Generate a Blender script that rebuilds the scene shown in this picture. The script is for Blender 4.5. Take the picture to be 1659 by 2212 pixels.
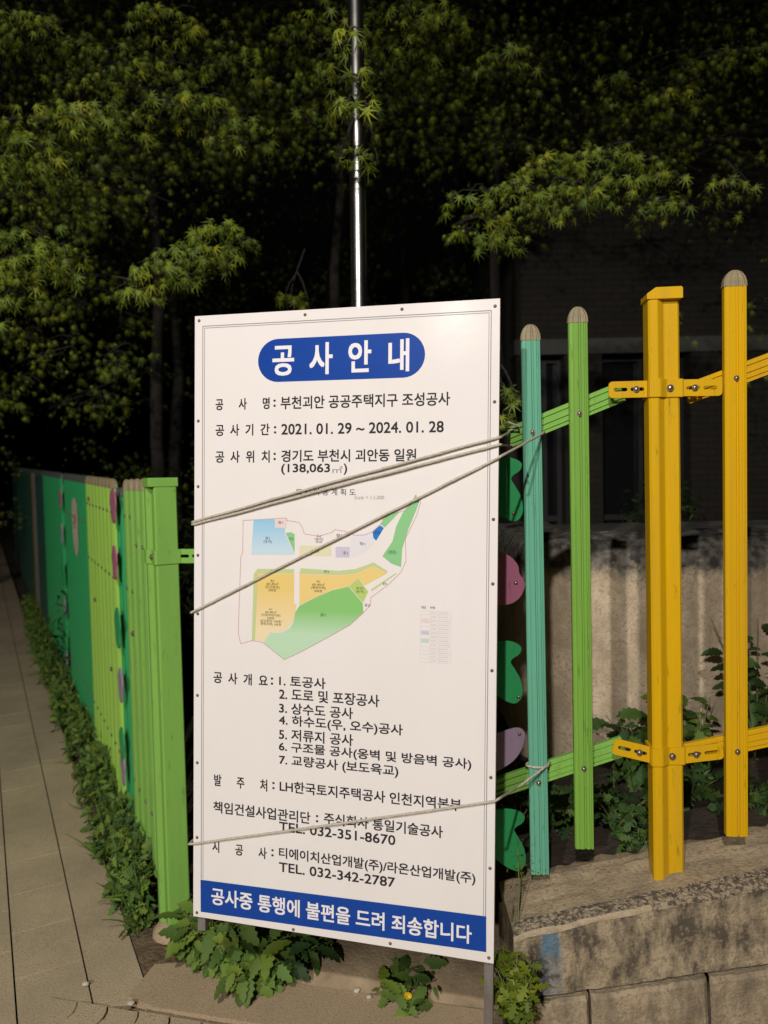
import bpy, math, random
import numpy as np
from mathutils import Vector, Matrix, noise
from mathutils.geometry import tessellate_polygon

for o in list(bpy.data.objects):
    bpy.data.objects.remove(o)
SC = bpy.context.scene
COL = SC.collection
rng = np.random.default_rng(7)
random.seed(7)
PI = math.pi

# ------------------------------------------------------------------ camera
EYE = Vector((0, 0, 1.7))
_p, _r = math.radians(2.5), math.radians(1.2)
FWD = Vector((0, math.cos(_p), -math.sin(_p)))
_up = Vector((0, math.sin(_p), math.cos(_p)))
_rt = Vector((1, 0, 0))
RT = math.cos(_r) * _rt - math.sin(_r) * _up
UP = math.cos(_r) * _up + math.sin(_r) * _rt
cam = bpy.data.cameras.new('camera')
cam.sensor_fit = 'VERTICAL'
cam.sensor_height = 36.0
cam.lens = 36.0 * 1600 / 2212
cam.clip_start = 0.05
cam.clip_end = 500
cam.dof.use_dof = True
cam.dof.focus_distance = 2.15
cam.dof.aperture_fstop = 2.5
cobj = bpy.data.objects.new('camera', cam)
COL.objects.link(cobj)
M = Matrix((RT, UP, -FWD)).transposed().to_4x4()
M.translation = EYE
cobj.matrix_world = M
SC.camera = cobj

# ------------------------------------------------------------------ night sky and street lamps
w = bpy.data.worlds.new("World")
SC.world = w
w.use_nodes = True
nt = w.node_tree
sky = nt.nodes.new('ShaderNodeTexSky')
sky.sky_type = 'NISHITA'
sky.sun_disc = False
sky.sun_elevation = math.radians(-4.0)
sky.sun_rotation = math.radians(200)
nt.links.new(sky.outputs[0], nt.nodes['Background'].inputs[0])
nt.nodes['Background'].inputs[1].default_value = 0.05


def lamp(name, loc, power, radius, col=(1.0, 0.945, 0.885)):
    # shielded street luminaire: little light at and above the horizontal
    l = bpy.data.lights.new(name, 'SPOT')
    l.spot_size = math.radians(180)
    l.spot_blend = 0.35
    l.energy = power
    l.shadow_soft_size = radius
    l.color = col
    o = bpy.data.objects.new(name, l)
    o.location = loc
    o.rotation_euler = (math.radians(8.5), 0, 0)
    COL.objects.link(o)


lamp('street_lamp_light', (-0.7, -2.5, 4.8), 850, 0.06)
lamp('street_lamp_light', (-3.45, -6.75, 4.8), 2050, 0.08)

SC.view_settings.view_transform = 'Standard'
SC.view_settings.look = 'None'
SC.view_settings.exposure = 0.0
SC.view_settings.gamma = 1.0
SC.view_settings.use_curve_mapping = False


# ------------------------------------------------------------------ helpers
def atY(u, v, y):
    """world point at distance y in front, seen at pixel (u, v) of the 1659x2212 photograph"""
    r = ((u - 829.5) / 1600) * RT - ((v - 1106) / 1600) * UP + FWD
    return EYE + r * (y / r.y)


def atZ(u, v, z):
    r = ((u - 829.5) / 1600) * RT - ((v - 1106) / 1600) * UP + FWD
    return EYE + r * ((z - EYE.z) / r.z)


def link(o, parent=None):
    COL.objects.link(o)
    if parent is not None:
        o.parent = parent
    return o


def tag(o, label=None, cat=None, group=None, kind=None):
    if label:
        o['label'] = label
    if cat:
        o['category'] = cat
    if group:
        o['group'] = group
    if kind:
        o['kind'] = kind
    return o


def empty(name, loc, label, cat, group=None, mat=None):
    o = bpy.data.objects.new(name, None)
    o.empty_display_size = 0.1
    if mat is not None:
        o.matrix_world = mat
    else:
        o.location = loc
    link(o)
    return tag(o, label, cat, group)


class MB:
    """collects vertices and faces, then becomes ONE mesh object"""

    def __init__(s):
        s.v, s.f, s.sm = [], [], []

    def add(s, vs, fs, smooth=False):
        n = len(s.v)
        s.v += [tuple(p) for p in vs]
        s.f += [tuple(i + n for i in f) for f in fs]
        s.sm += [smooth] * len(fs)

    def box(s, x0, x1, y0, y1, z0, z1):
        vs = [(x, y, z) for z in (z0, z1) for y in (y0, y1) for x in (x0, x1)]
        s.add(vs, [(0, 2, 3, 1), (4, 5, 7, 6), (0, 1, 5, 4), (2, 6, 7, 3), (0, 4, 6, 2), (1, 3, 7, 5)])

    def bar(s, p, q, ex, ey, prof, smooth=False):
        """extrude the closed profile (list of (x, y) along ex, ey) from p to q"""
        n = len(prof)
        vs = [p + ex * x + ey * y for x, y in prof] + [q + ex * x + ey * y for x, y in prof]
        fs = [(i, (i + 1) % n, n + (i + 1) % n, n + i) for i in range(n)]
        s.add(vs, fs, smooth)
        tri = tessellate_polygon([[Vector((x, y, 0)) for x, y in prof]])
        s.add(vs[:n], tri)
        s.add(vs[n:], [t[::-1] for t in tri])

    def tube(s, pts, rad, k=8, cap=True):
        pts = [Vector(p) for p in pts]
        rad = rad if hasattr(rad, '__len__') else [rad] * len(pts)
        vs = []
        nrm = None
        for i, p in enumerate(pts):
            t = (pts[min(i + 1, len(pts) - 1)] - pts[max(i - 1, 0)]).normalized()
            if nrm is None:
                a = Vector((0, 0, 1)) if abs(t.z) < .9 else Vector((1, 0, 0))
                nrm = t.cross(a).normalized()
            nrm = (nrm - t * nrm.dot(t)).normalized()
            bn = t.cross(nrm)
            for j in range(k):
                a = 2 * PI * j / k
                vs.append(p + (nrm * math.cos(a) + bn * math.sin(a)) * rad[i])
        fs = [(i * k + j, i * k + (j + 1) % k, (i + 1) * k + (j + 1) % k, (i + 1) * k + j)
              for i in range(len(pts) - 1) for j in range(k)]
        s.add(vs, fs, True)
        if cap:
            s.add(vs[:k], [tuple(range(k))[::-1]])
            s.add(vs[-k:], [tuple(range(k))])

    def dome(s, c, ax, e, n, r, h, k=10, rings=3):
        vs, fs = [], []
        for i in range(rings + 1):
            a = (PI / 2) * i / rings
            for j in range(k):
                b = 2 * PI * j / k
                vs.append(c + (e * math.cos(b) + n * math.sin(b)) * (r * math.cos(a)) + ax * (h * math.sin(a)))
        for i in range(rings):
            for j in range(k):
                fs.append((i * k + j, i * k + (j + 1) % k, (i + 1) * k + (j + 1) % k, (i + 1) * k + j))
        s.add(vs, fs, True)

    def build(s, name, mat, parent=None, bevel=0):
        me = bpy.data.meshes.new(name)
        me.from_pydata(s.v, [], s.f)
        me.polygons.foreach_set('use_smooth', s.sm)
        me.materials.append(mat)
        me.update()
        o = bpy.data.objects.new(name, me)
        link(o, parent)
        if bevel:
            m = o.modifiers.new('bevel', 'BEVEL')
            m.width = bevel
            m.segments = 2
            m.limit_method = 'ANGLE'
        return o


def mesh_np(name, V, F, mat, parent=None, smooth=False):
    """V (n,3), F (m,k) with constant k"""
    V = np.asarray(V, np.float32)
    F = np.asarray(F, np.int32)
    me = bpy.data.meshes.new(name)
    me.vertices.add(len(V))
    me.vertices.foreach_set('co', V.ravel())
    k = F.shape[1]
    me.loops.add(F.size)
    me.loops.foreach_set('vertex_index', F.ravel())
    me.polygons.add(len(F))
    me.polygons.foreach_set('loop_start', np.arange(0, F.size, k, dtype=np.int32))
    me.polygons.foreach_set('loop_total', np.full(len(F), k, np.int32))
    if smooth:
        me.polygons.foreach_set('use_smooth', np.ones(len(F), bool))
    me.update(calc_edges=True)
    me.validate()
    me.materials.append(mat)
    o = bpy.data.objects.new(name, me)
    return link(o, parent)


def plate(name, outline, holes, thick, mat, parent, origin, ex, ey, bevel=0.0):
    """flat cut-out plate with real holes; outline in metres along ex, ey"""
    cu = bpy.data.curves.new(name, 'CURVE')
    cu.dimensions = '2D'
    cu.fill_mode = 'BOTH'
    cu.extrude = thick / 2
    cu.bevel_depth = bevel
    for ring in [outline] + holes:
        sp = cu.splines.new('POLY')
        sp.points.add(len(ring) - 1)
        for i, (x, y) in enumerate(ring):
            sp.points[i].co = (x, y, 0, 1)
        sp.use_cyclic_u = True
    t = bpy.data.objects.new('tmp', cu)
    COL.objects.link(t)
    bpy.context.view_layer.update()
    me = bpy.data.meshes.new_from_object(t.evaluated_get(bpy.context.evaluated_depsgraph_get()))
    bpy.data.objects.remove(t)
    ez = ex.cross(ey)
    for v in me.vertices:
        c = v.co.copy()
        v.co = origin + ex * c.x + ey * c.y + ez * c.z
    me.materials.clear()
    me.materials.append(mat)
    me.name = name
    o = bpy.data.objects.new(name, me)
    return link(o, parent)


def arc(cx, cy, r, a0, a1, n=8, ry=None):
    ry = ry or r
    return [(cx + r * math.cos(math.radians(a0 + (a1 - a0) * i / n)),
             cy + ry * math.sin(math.radians(a0 + (a1 - a0) * i / n))) for i in range(n + 1)]


# ------------------------------------------------------------------ materials
def mat(name, col, rough=0.6, var=None, scale=8.0, amount=0.5, bump=0.0, bscale=60.0, stretch=(1, 1, 1),
        spec=0.5, metallic=0.0, speck=None, speck_scale=200.0, coord='Object', trans=0.0):
    m = bpy.data.materials.new(name)
    m.use_nodes = True
    N, L = m.node_tree.nodes, m.node_tree.links
    b = N['Principled BSDF']
    b.inputs['Roughness'].default_value = rough
    b.inputs['Metallic'].default_value = metallic
    b.inputs['Specular IOR Level'].default_value = spec
    b.inputs['Base Color'].default_value = (*col, 1)
    tc = N.new('ShaderNodeTexCoord')
    mp = N.new('ShaderNodeMapping')
    mp.inputs['Scale'].default_value = stretch
    L.new(tc.outputs[coord], mp.inputs[0])
    out = None
    if var is not None:
        n = N.new('ShaderNodeTexNoise')
        n.inputs['Scale'].default_value = scale
        n.inputs['Detail'].default_value = 6
        n.inputs['Roughness'].default_value = 0.65
        L.new(mp.outputs[0], n.inputs['Vector'])
        r = N.new('ShaderNodeValToRGB')
        r.color_ramp.elements[0].position = 0.5 - 0.22 * (1.2 - amount)
        r.color_ramp.elements[1].position = 0.5 + 0.22 * (1.2 - amount)
        r.color_ramp.elements[0].color = (*col, 1)
        r.color_ramp.elements[1].color = (*var, 1)
        L.new(n.outputs[0], r.inputs[0])
        out = r.outputs[0]
    if speck is not None:
        n2 = N.new('ShaderNodeTexNoise')
        n2.inputs['Scale'].default_value = speck_scale
        n2.inputs['Detail'].default_value = 3
        L.new(tc.outputs[coord], n2.inputs['Vector'])
        r2 = N.new('ShaderNodeValToRGB')
        r2.color_ramp.elements[0].position = 0.52
        r2.color_ramp.elements[1].position = 0.66
        L.new(n2.outputs[0], r2.inputs[0])
        mx = N.new('ShaderNodeMix')
        mx.data_type = 'RGBA'
        L.new(r2.outputs[0], mx.inputs['Factor'])
        if out:
            L.new(out, mx.inputs['A'])
        else:
            mx.inputs['A'].default_value = (*col, 1)
        mx.inputs['B'].default_value = (*speck, 1)
        out = mx.outputs['Result']
    if out:
        L.new(out, b.inputs['Base Color'])
    if bump:
        n3 = N.new('ShaderNodeTexNoise')
        n3.inputs['Scale'].default_value = bscale
        n3.inputs['Detail'].default_value = 5
        L.new(tc.outputs[coord], n3.inputs['Vector'])
        bp = N.new('ShaderNodeBump')
        bp.inputs['Strength'].default_value = bump
        bp.inputs['Distance'].default_value = 0.02
        L.new(n3.outputs[0], bp.inputs['Height'])
        L.new(bp.outputs[0], b.inputs['Normal'])
    if trans:
        t = N.new('ShaderNodeBsdfTranslucent')
        if out:
            L.new(out, t.inputs[0])
        else:
            t.inputs[0].default_value = (*col, 1)
        mxs = N.new('ShaderNodeMixShader')
        mxs.inputs[0].default_value = trans
        L.new(b.outputs[0], mxs.inputs[1])
        L.new(t.outputs[0], mxs.inputs[2])
        L.new(mxs.outputs[0], N['Material Output'].inputs[0])
    return m


def paint(name, col, rough=0.42):
    d = tuple(c * 0.78 + 0.015 for c in col)
    m = mat(name, col, rough, var=d, scale=22, amount=0.1, stretch=(1, 1, 0.06), bump=0.03, bscale=90, spec=0.18)
    # thin grime in short vertical runs and small chips
    N, L = m.node_tree.nodes, m.node_tree.links
    b_ = N['Principled BSDF']
    src = b_.inputs['Base Color'].links[0].from_socket
    tc = N.new('ShaderNodeTexCoord')
    mp = N.new('ShaderNodeMapping')
    mp.inputs['Scale'].default_value = (60, 60, 9)
    L.new(tc.outputs['Object'], mp.inputs[0])
    n = N.new('ShaderNodeTexNoise')
    n.inputs['Scale'].default_value = 1.0
    n.inputs['Detail'].default_value = 5
    n.inputs['Roughness'].default_value = 0.7
    L.new(mp.outputs[0], n.inputs['Vector'])
    r = N.new('ShaderNodeValToRGB')
    r.color_ramp.elements[0].position = 0.60
    r.color_ramp.elements[1].position = 0.74
    L.new(n.outputs[0], r.inputs[0])
    mx = N.new('ShaderNodeMix')
    mx.data_type = 'RGBA'
    L.new(r.outputs[0], mx.inputs['Factor'])
    L.new(src, mx.inputs['A'])
    mx.inputs['B'].default_value = (*[c * .42 + .008 for c in col], 1)
    L.new(mx.outputs['Result'], b_.inputs['Base Color'])
    return m


def leafmat(name, c1, c2, rough=0.55, trans=0.25, scale=5.0):
    """leaf colour varies from leaf to leaf (random per mesh island)"""
    m = mat(name, c1, rough, spec=0.3, trans=trans, var=c2, scale=scale, amount=0.6)
    N, L = m.node_tree.nodes, m.node_tree.links
    b_ = N['Principled BSDF']
    src = b_.inputs['Base Color'].links[0].from_socket
    ge = N.new('ShaderNodeNewGeometry')
    rp = N.new('ShaderNodeValToRGB')
    el = rp.color_ramp.elements
    el[0].position, el[0].color = 0.0, (0.45, 0.50, 0.55, 1)
    el[1].position, el[1].color = 1.0, (1.15, 1.1, 0.9, 1)
    e2 = el.new(0.55)
    e2.color = (0.85, 0.88, 0.85, 1)
    e3 = el.new(0.93)
    e3.color = (1.20, 1.08, 0.75, 1)
    L.new(ge.outputs['Random Per Island'], rp.inputs[0])
    mx = N.new('ShaderNodeMix')
    mx.data_type = 'RGBA'
    mx.blend_type = 'MULTIPLY'
    mx.inputs['Factor'].default_value = 1.0
    L.new(src, mx.inputs['A'])
    L.new(rp.outputs[0], mx.inputs['B'])
    L.new(mx.outputs['Result'], b_.inputs['Base Color'])
    for n in N:
        if n.type == 'BSDF_TRANSLUCENT':
            L.new(mx.outputs['Result'], n.inputs[0])
    return m


LIME = paint('lime_paint', (0.20, 0.41, 0.058))
LIMEL = paint('light_lime_paint', (0.23, 0.48, 0.085))
LIME_LIT = paint('lit_lime_paint', (0.38, 0.68, 0.10))  # lime paint brightened to make up for grazing light on these pickets
TURQ = paint('turquoise_paint', (0.14, 0.43, 0.29))
YELL = paint('yellow_paint', (0.69, 0.40, 0.001))
OCHRE = paint('ochre_paint', (0.26, 0.15, 0.01))
EMER = paint('emerald_paint', (0.030, 0.38, 0.12))
PINK = paint('pink_paint', (0.46, 0.15, 0.25))
LILA = paint('lilac_paint', (0.38, 0.27, 0.38))
GREYP = paint('dark_teal_paint', (0.018, 0.075, 0.05))
PALEP = paint('pale_grey_paint', (0.22, 0.20, 0.20))
TAN = mat('cap_plastic', (0.31, 0.25, 0.14), 0.6, var=(0.22, 0.18, 0.11), scale=30, amount=0.5)
GCAP = mat('grey_cap_plastic', (0.075, 0.085, 0.08), 0.6, var=(0.05, 0.055, 0.05), scale=30)
STEEL = mat('bolt_steel', (0.42, 0.37, 0.33), 0.35, metallic=0.85, var=(0.20, 0.15, 0.11), scale=200)
CHROME = mat('stainless_steel', (0.30, 0.29, 0.27), 0.30, metallic=1.0, var=(0.5, 0.48, 0.45), scale=12, bump=0.01, bscale=12)
GALV = mat('galvanised_steel', (0.30, 0.30, 0.30), 0.45, metallic=0.6, var=(0.20, 0.17, 0.14), scale=25, stretch=(1, 1, .3))
RUST = mat('rusty_screw', (0.22, 0.17, 0.13), 0.6, metallic=0.4, var=(0.13, 0.07, 0.035), scale=150)
SHEET = mat('white_sheet', (0.77, 0.735, 0.725), 0.16, var=(0.735, 0.695, 0.675), scale=5, amount=0.2, spec=0.012, bump=0.12, bscale=2.2, stretch=(1, 1, .22))
BLUE = mat('blue_print', (0.012, 0.055, 0.30), 0.3, var=(0.014, 0.062, 0.32), scale=4, spec=0.02)
BLACK = mat('black_print', (0.035, 0.032, 0.035), 0.3, spec=0.02)
GREYT = mat('grey_print', (0.26, 0.25, 0.25), 0.3, spec=0.02)
WHITE = mat('white_print', (0.78, 0.76, 0.78), 0.3, spec=0.02)
ROPE = mat('cord', (0.62, 0.57, 0.47), 0.8, var=(0.48, 0.43, 0.34), scale=120, bump=0.5, bscale=300)
SLAB = mat('pavement_slab', (0.56, 0.44, 0.285), 0.85, var=(0.40, 0.32, 0.215), scale=2.2, amount=0.45, bump=0.22, bscale=200,
           speck=(0.33, 0.25, 0.155), speck_scale=170)
APRON = mat('apron_concrete', (0.50, 0.375, 0.23), 0.85, var=(0.41, 0.305, 0.19), scale=4, amount=0.3, bump=0.2, bscale=200,
            speck=(0.31, 0.235, 0.15), speck_scale=170)
DIRT = mat('dirt', (0.21, 0.138, 0.078), 0.95, var=(0.11, 0.075, 0.045), scale=14, amount=0.5, bump=0.8, bscale=50)
SOIL = mat('soil', (0.045, 0.030, 0.019), 0.95, var=(0.025, 0.018, 0.011), scale=9, amount=0.6, bump=0.9, bscale=40)
JOINT = mat('joint_sand', (0.10, 0.075, 0.05), 0.95, var=(0.035, 0.028, 0.02), scale=20)
BARK = mat('bark', (0.03, 0.025, 0.02), 0.9, var=(0.018, 0.015, 0.012), scale=18, stretch=(1, 1, .2), bump=0.6, bscale=40)
MAPLE = leafmat('maple_leaf', (0.30, 0.34, 0.030), (0.16, 0.26, 0.038))
MAPLE_SHADED = leafmat('shaded_maple_leaf', (0.16, 0.21, 0.03), (0.10, 0.15, 0.03))  # darker copy of the maple leaf; shade of the far trees in its colour
WEED = leafmat('weed_leaf', (0.14, 0.26, 0.05), (0.18, 0.25, 0.045), scale=12, rough=.65)
WEED_D = leafmat('dark_weed_leaf', (0.085, 0.17, 0.04), (0.055, 0.11, 0.028), scale=12, rough=.65)
WEED_Y = leafmat('yellow_green_leaf', (0.20, 0.25, 0.025), (0.12, 0.18, 0.02), scale=14)
SHRUB = leafmat('shrub_leaf', (0.05, 0.09, 0.018), (0.028, 0.055, 0.012), scale=6)
FLOWER = mat('yellow_petal', (0.75, 0.5, 0.01), 0.6)
STEM = mat('stem', (0.16, 0.17, 0.06), 0.7)
PAPER = mat('paper', (0.62, 0.55, 0.44), 0.7, var=(0.45, 0.38, 0.30), scale=12)
REDP = mat('red_print', (0.5, 0.09, 0.05), 0.6)


def concrete_stained(name, base, dark, blue=None, scale=9, amount=0.62):
    """weathered concrete with vertical run stains, optional smear of blue paint (a mark of its own)"""
    m = mat(name, base, 0.9, var=dark, scale=scale, amount=amount, stretch=(1, 1, 0.55), bump=0.35, bscale=110,
            speck=tuple(c * 0.6 for c in base), speck_scale=70)
    N, L = m.node_tree.nodes, m.node_tree.links
    b = N['Principled BSDF']
    src = b.inputs['Base Color'].links[0].from_socket
    if blue:
        tc = N.new('ShaderNodeTexCoord')
        sx = N.new('ShaderNodeSeparateXYZ')
        L.new(tc.outputs['Object'], sx.inputs[0])
        nz = N.new('ShaderNodeTexNoise')
        nz.inputs['Scale'].default_value = 22
        nz.inputs['Detail'].default_value = 4
        L.new(tc.outputs['Object'], nz.inputs['Vector'])

        def ma(op, a, bb):
            n = N.new('ShaderNodeMath')
            n.operation = op
            for k, x in enumerate((a, bb)):
                if hasattr(x, 'links'):
                    L.new(x, n.inputs[k])
                else:
                    n.inputs[k].default_value = x
            return n.outputs[0]
        fac = None
        for (x0, hw, z0, hz, stg) in blue:
            dx = ma('DIVIDE', ma('ABSOLUTE', ma('SUBTRACT', sx.outputs[0], x0), 0), hw)
            dz = ma('DIVIDE', ma('ABSOLUTE', ma('SUBTRACT', sx.outputs[2], z0), 0), hz)
            d = ma('MAXIMUM', dx, dz)
            d = ma('ADD', d, ma('MULTIPLY', ma('SUBTRACT', nz.outputs[0], 0.5), 0.8))
            mr = N.new('ShaderNodeMapRange')
            mr.inputs[1].default_value = 1.06
            mr.inputs[2].default_value = 0.75
            mr.inputs[3].default_value = 0
            mr.inputs[4].default_value = stg
            L.new(d, mr.inputs[0])
            fac = mr.outputs[0] if fac is None else ma('MAXIMUM', fac, mr.outputs[0])
        mx = N.new('ShaderNodeMix')
        mx.data_type = 'RGBA'
        L.new(fac, mx.inputs['Factor'])
        L.new(src, mx.inputs['A'])
        mx.inputs['B'].default_value = (0.075, 0.165, 0.25, 1)
        L.new(mx.outputs['Result'], b.inputs['Base Color'])
    return m


KERB = concrete_stained('kerb_concrete', (0.37, 0.295, 0.19), (0.085, 0.068, 0.048), scale=13, amount=0.85,
                        blue=[(0.470, 0.028, 0.325, 0.06, 0.85), (0.474, 0.036, 0.19, 0.13, 0.30)])
KERBTOP = concrete_stained('kerb_top_concrete', (0.43, 0.33, 0.205), (0.28, 0.215, 0.14))
RETAIN = concrete_stained('retaining_concrete', (0.70, 0.56, 0.39), (0.42, 0.33, 0.22))
MOSSY = concrete_stained('mossy_concrete', (0.13, 0.118, 0.10), (0.06, 0.056, 0.05))


def brickmat():
    m = bpy.data.materials.new('brick')
    m.use_nodes = True
    N, L = m.node_tree.nodes, m.node_tree.links
    b = N['Principled BSDF']
    b.inputs['Roughness'].default_value = 0.9
    tc = N.new('ShaderNodeTexCoord')
    sp = N.new('ShaderNodeSeparateXYZ')
    cb = N.new('ShaderNodeCombineXYZ')
    ad = N.new('ShaderNodeMath')
    L.new(tc.outputs['Object'], sp.inputs[0])
    L.new(sp.outputs[0], ad.inputs[0])
    L.new(sp.outputs[1], ad.inputs[1])
    L.new(ad.outputs[0], cb.inputs[0])
    L.new(sp.outputs[2], cb.inputs[1])
    t = N.new('ShaderNodeTexBrick')
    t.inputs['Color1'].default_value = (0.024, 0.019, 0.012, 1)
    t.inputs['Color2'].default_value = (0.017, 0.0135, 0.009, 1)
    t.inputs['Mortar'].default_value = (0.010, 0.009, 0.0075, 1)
    t.inputs['Scale'].default_value = 1.0
    t.inputs['Brick Width'].default_value = 0.2
    t.inputs['Row Height'].default_value = 0.07
    t.inputs['Mortar Size'].default_value = 0.008
    L.new(cb.outputs[0], t.inputs['Vector'])
    L.new(t.outputs[0], b.inputs['Base Color'])
    return m


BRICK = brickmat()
BAND = mat('pale_stone', (0.075, 0.08, 0.068), 0.85, var=(0.06, 0.06, 0.053), scale=8)
DGLASS = mat('dark_glass', (0.01, 0.01, 0.012), 0.15)
FRAMEM = mat('dark_frame', (0.012, 0.012, 0.012), 0.6)

# ------------------------------------------------------------------ ground frame
ZG = -0.06
A2 = Vector((-0.479, 0.878, 0)).normalized()       # along the left fence, away from the viewer
B2 = Vector((A2.y, -A2.x, 0))                      # to the right of it
O2 = Vector((-0.847, 2.84, 0))


def gz(s):
    return ZG + 0.015 * max(s, 0.0)


def SB(s, b, z=0.0):
    p = O2 + A2 * s + B2 * b
    p.z = gz(s) + z
    return p


# ground sheet
g = MB()
NS = 40
ss = [-8 + i * 1.0 for i in range(9)] + [1 + 2.0 * i for i in range(35)]
vs = []
for s in ss:
    for bb in (-40, -6, -2, 0, 2, 6, 40):
        vs.append(SB(s, bb, -0.035))
fs = [(i * 7 + j, i * 7 + j + 1, (i + 1) * 7 + j + 1, (i + 1) * 7 + j) for i in range(len(ss) - 1) for j in range(6)]
g.add(vs, fs)
tag(g.build('ground', JOINT), kind='structure')

# pavement slabs (separate slabs with real joints in one sheet)
pv = MB()
bs = [-3.11, -2.88, -2.65, -2.42, -2.19, -1.955, -1.725, -1.495, -1.265, -1.035, -0.805, -0.575, -0.345, -0.168]
for k in range(len(bs) - 1):
    b0, b1 = bs[k] + 0.003, bs[k + 1] - 0.003
    step = 0.30 if k < len(bs) - 2 else 0.62
    s = -3.4 + (k % 2) * 0.11
    while s < 26:
        e = s + step
        last = k == len(bs) - 2
        s0, s1 = s + 0.0018, e - 0.0018
        if last and s1 < -0.36:
            s = e
            continue
        if last:
            s0 = max(s0, -0.27)
        j = [random.uniform(-0.0009, 0.0009) for _ in range(4)]
        q = [SB(s0, b0, j[0]), SB(s0, b1, j[1]), SB(s1, b1, j[2]), SB(s1, b0, j[3])]
        c = 0.0004
        qi = [SB(s0 + c, b0 + c, j[0] + .0002), SB(s0 + c, b1 - c, j[1] + .0002), SB(s1 - c, b1 - c, j[2] + .0002), SB(s1 - c, b0 + c, j[3] + .0002)]
        lo = [p + Vector((0, 0, -0.05)) for p in q]
        pv.add(qi + q + lo, [(0, 1, 2, 3)] + [(i + 4, (i + 1) % 4 + 4, (i + 1) % 4, i) for i in range(4)]
               + [(i + 8, (i + 1) % 4 + 8, (i + 1) % 4 + 4, i + 4) for i in range(4)])
        s = e
tag(pv.build('pavement', SLAB), kind='structure')

# interlocking pavers near the sign: wavy blocks
LA = Vector((-1.162, 2.498, 0))
LD = Vector((0.9735, -0.2285, 0)).normalized()
LN = Vector((-0.2285, -0.9735, 0)).normalized()
wp = MB()
for r_ in range(14):
    for c_ in range(-1, 24):
        x0 = c_ * 0.115 - r_ * 0.05 + (r_ % 2) * 0.055 - 0.02
        if x0 < -0.02 - r_ * 0.085:
            continue
        y0 = 0.028 + r_ * 0.205
        ring = []
        gp = 0.0035

        def wav(t):
            return 0.018 * math.sin(t * 2 * PI)
        nn = 8
        for i in range(nn + 1):
            t = i / nn
            ring.append((x0 + gp + wav(t), y0 + gp + t * (0.205 - 2 * gp)))
        for i in range(nn + 1):
            t = 1 - i / nn
            ring.append((x0 + 0.115 - gp + wav(t), y0 + gp + t * (0.205 - 2 * gp)))
        h = random.uniform(-0.003, 0.003)
        top = [LA + LD * x + LN * y + Vector((0, 0, ZG + 0.008 + h)) for x, y in ring]
        bot = [p + Vector((0, 0, -0.05)) for p in top]
        n = len(ring)
        tri = tessellate_polygon([[Vector((x, y, 0)) for x, y in ring]])
        wp.add(top, tri)
        wp.add(top + bot, [(i, (i + 1) % n, n + (i + 1) % n, n + i) for i in range(n)])
tag(wp.build('paving', SLAB), kind='structure')


def sheet(name, ring, z, m, h=0.05):
    b = MB()
    top = [Vector((p.x, p.y, ZG + z)) for p in ring]
    bot = [p + Vector((0, 0, -h)) for p in top]
    n = len(ring)
    b.add(top, tessellate_polygon([[Vector((p.x, p.y, 0)) for p in ring]]))
    b.add(top + bot, [(i, (i + 1) % n, n + (i + 1) % n, n + i) for i in range(n)])
    return tag(b.build(name, m), kind='structure')


sheet('apron', [atZ(276, 2156, ZG), atZ(334, 2086, ZG), atZ(500, 2075, ZG), atZ(640, 2128, ZG), atZ(860, 2160, ZG),
                atZ(1045, 2185, ZG), Vector((0.62, 2.33, 0)), Vector((2.4, 2.25, 0)), Vector((2.4, 1.75, 0)), LA + LD * 2.2, LA + LD * .9,
                LA + LD * .66, LA + LD * .36], 0.006, APRON)


# displaced sweep for rough concrete
def sweep(name, path, prof_fn, m, amp, freq, kind=None, parent=None, seed=0.0, smooth=False):
    V, F = [], []
    npf = None
    for i, (p, nrm) in enumerate(path):
        pr = prof_fn(i / (len(path) - 1), p)
        npf = len(pr)
        for (d, z) in pr:
            q = Vector((p.x, p.y, z)) + nrm * d
            q += noise.noise_vector(q * freq + Vector((seed, 0, 0))) * amp + noise.noise_vector(q * freq * 4.1) * amp * .35
            V.append(q)
    for i in range(len(path) - 1):
        for j in range(npf - 1):
            F.append((i * npf + j, (i + 1) * npf + j, (i + 1) * npf + j + 1, i * npf + j + 1))
    b = MB()
    b.add(V, F, smooth)
    e0 = list(range(npf))
    b.add(V[:npf], [tuple(e0)])
    b.add(V[-npf:], [tuple(e0)[::-1]])
    return b.build(name, m, parent)


# kerb wall under the right-hand fence: beam + block course below
KX0, KX1 = 0.36, 3.2


def kfront(x):
    return 2.155 - 0.0 * (x - .36)


def ktop(x):
    return 0.348 + 0.184 * (x - 0.36)


def kcrack(x):
    return 0.126 + 0.13 * (x - 0.36)


kw = empty('kerb_wall', (1.4, 2.25, 0.0), 'weathered concrete kerb wall with a blue paint smear under the yellow post', 'kerb wall')
NW = 300
xs = [KX0 + (KX1 - KX0) * i / NW for i in range(NW + 1)]
nrm = Vector((0, 1, 0))


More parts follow.
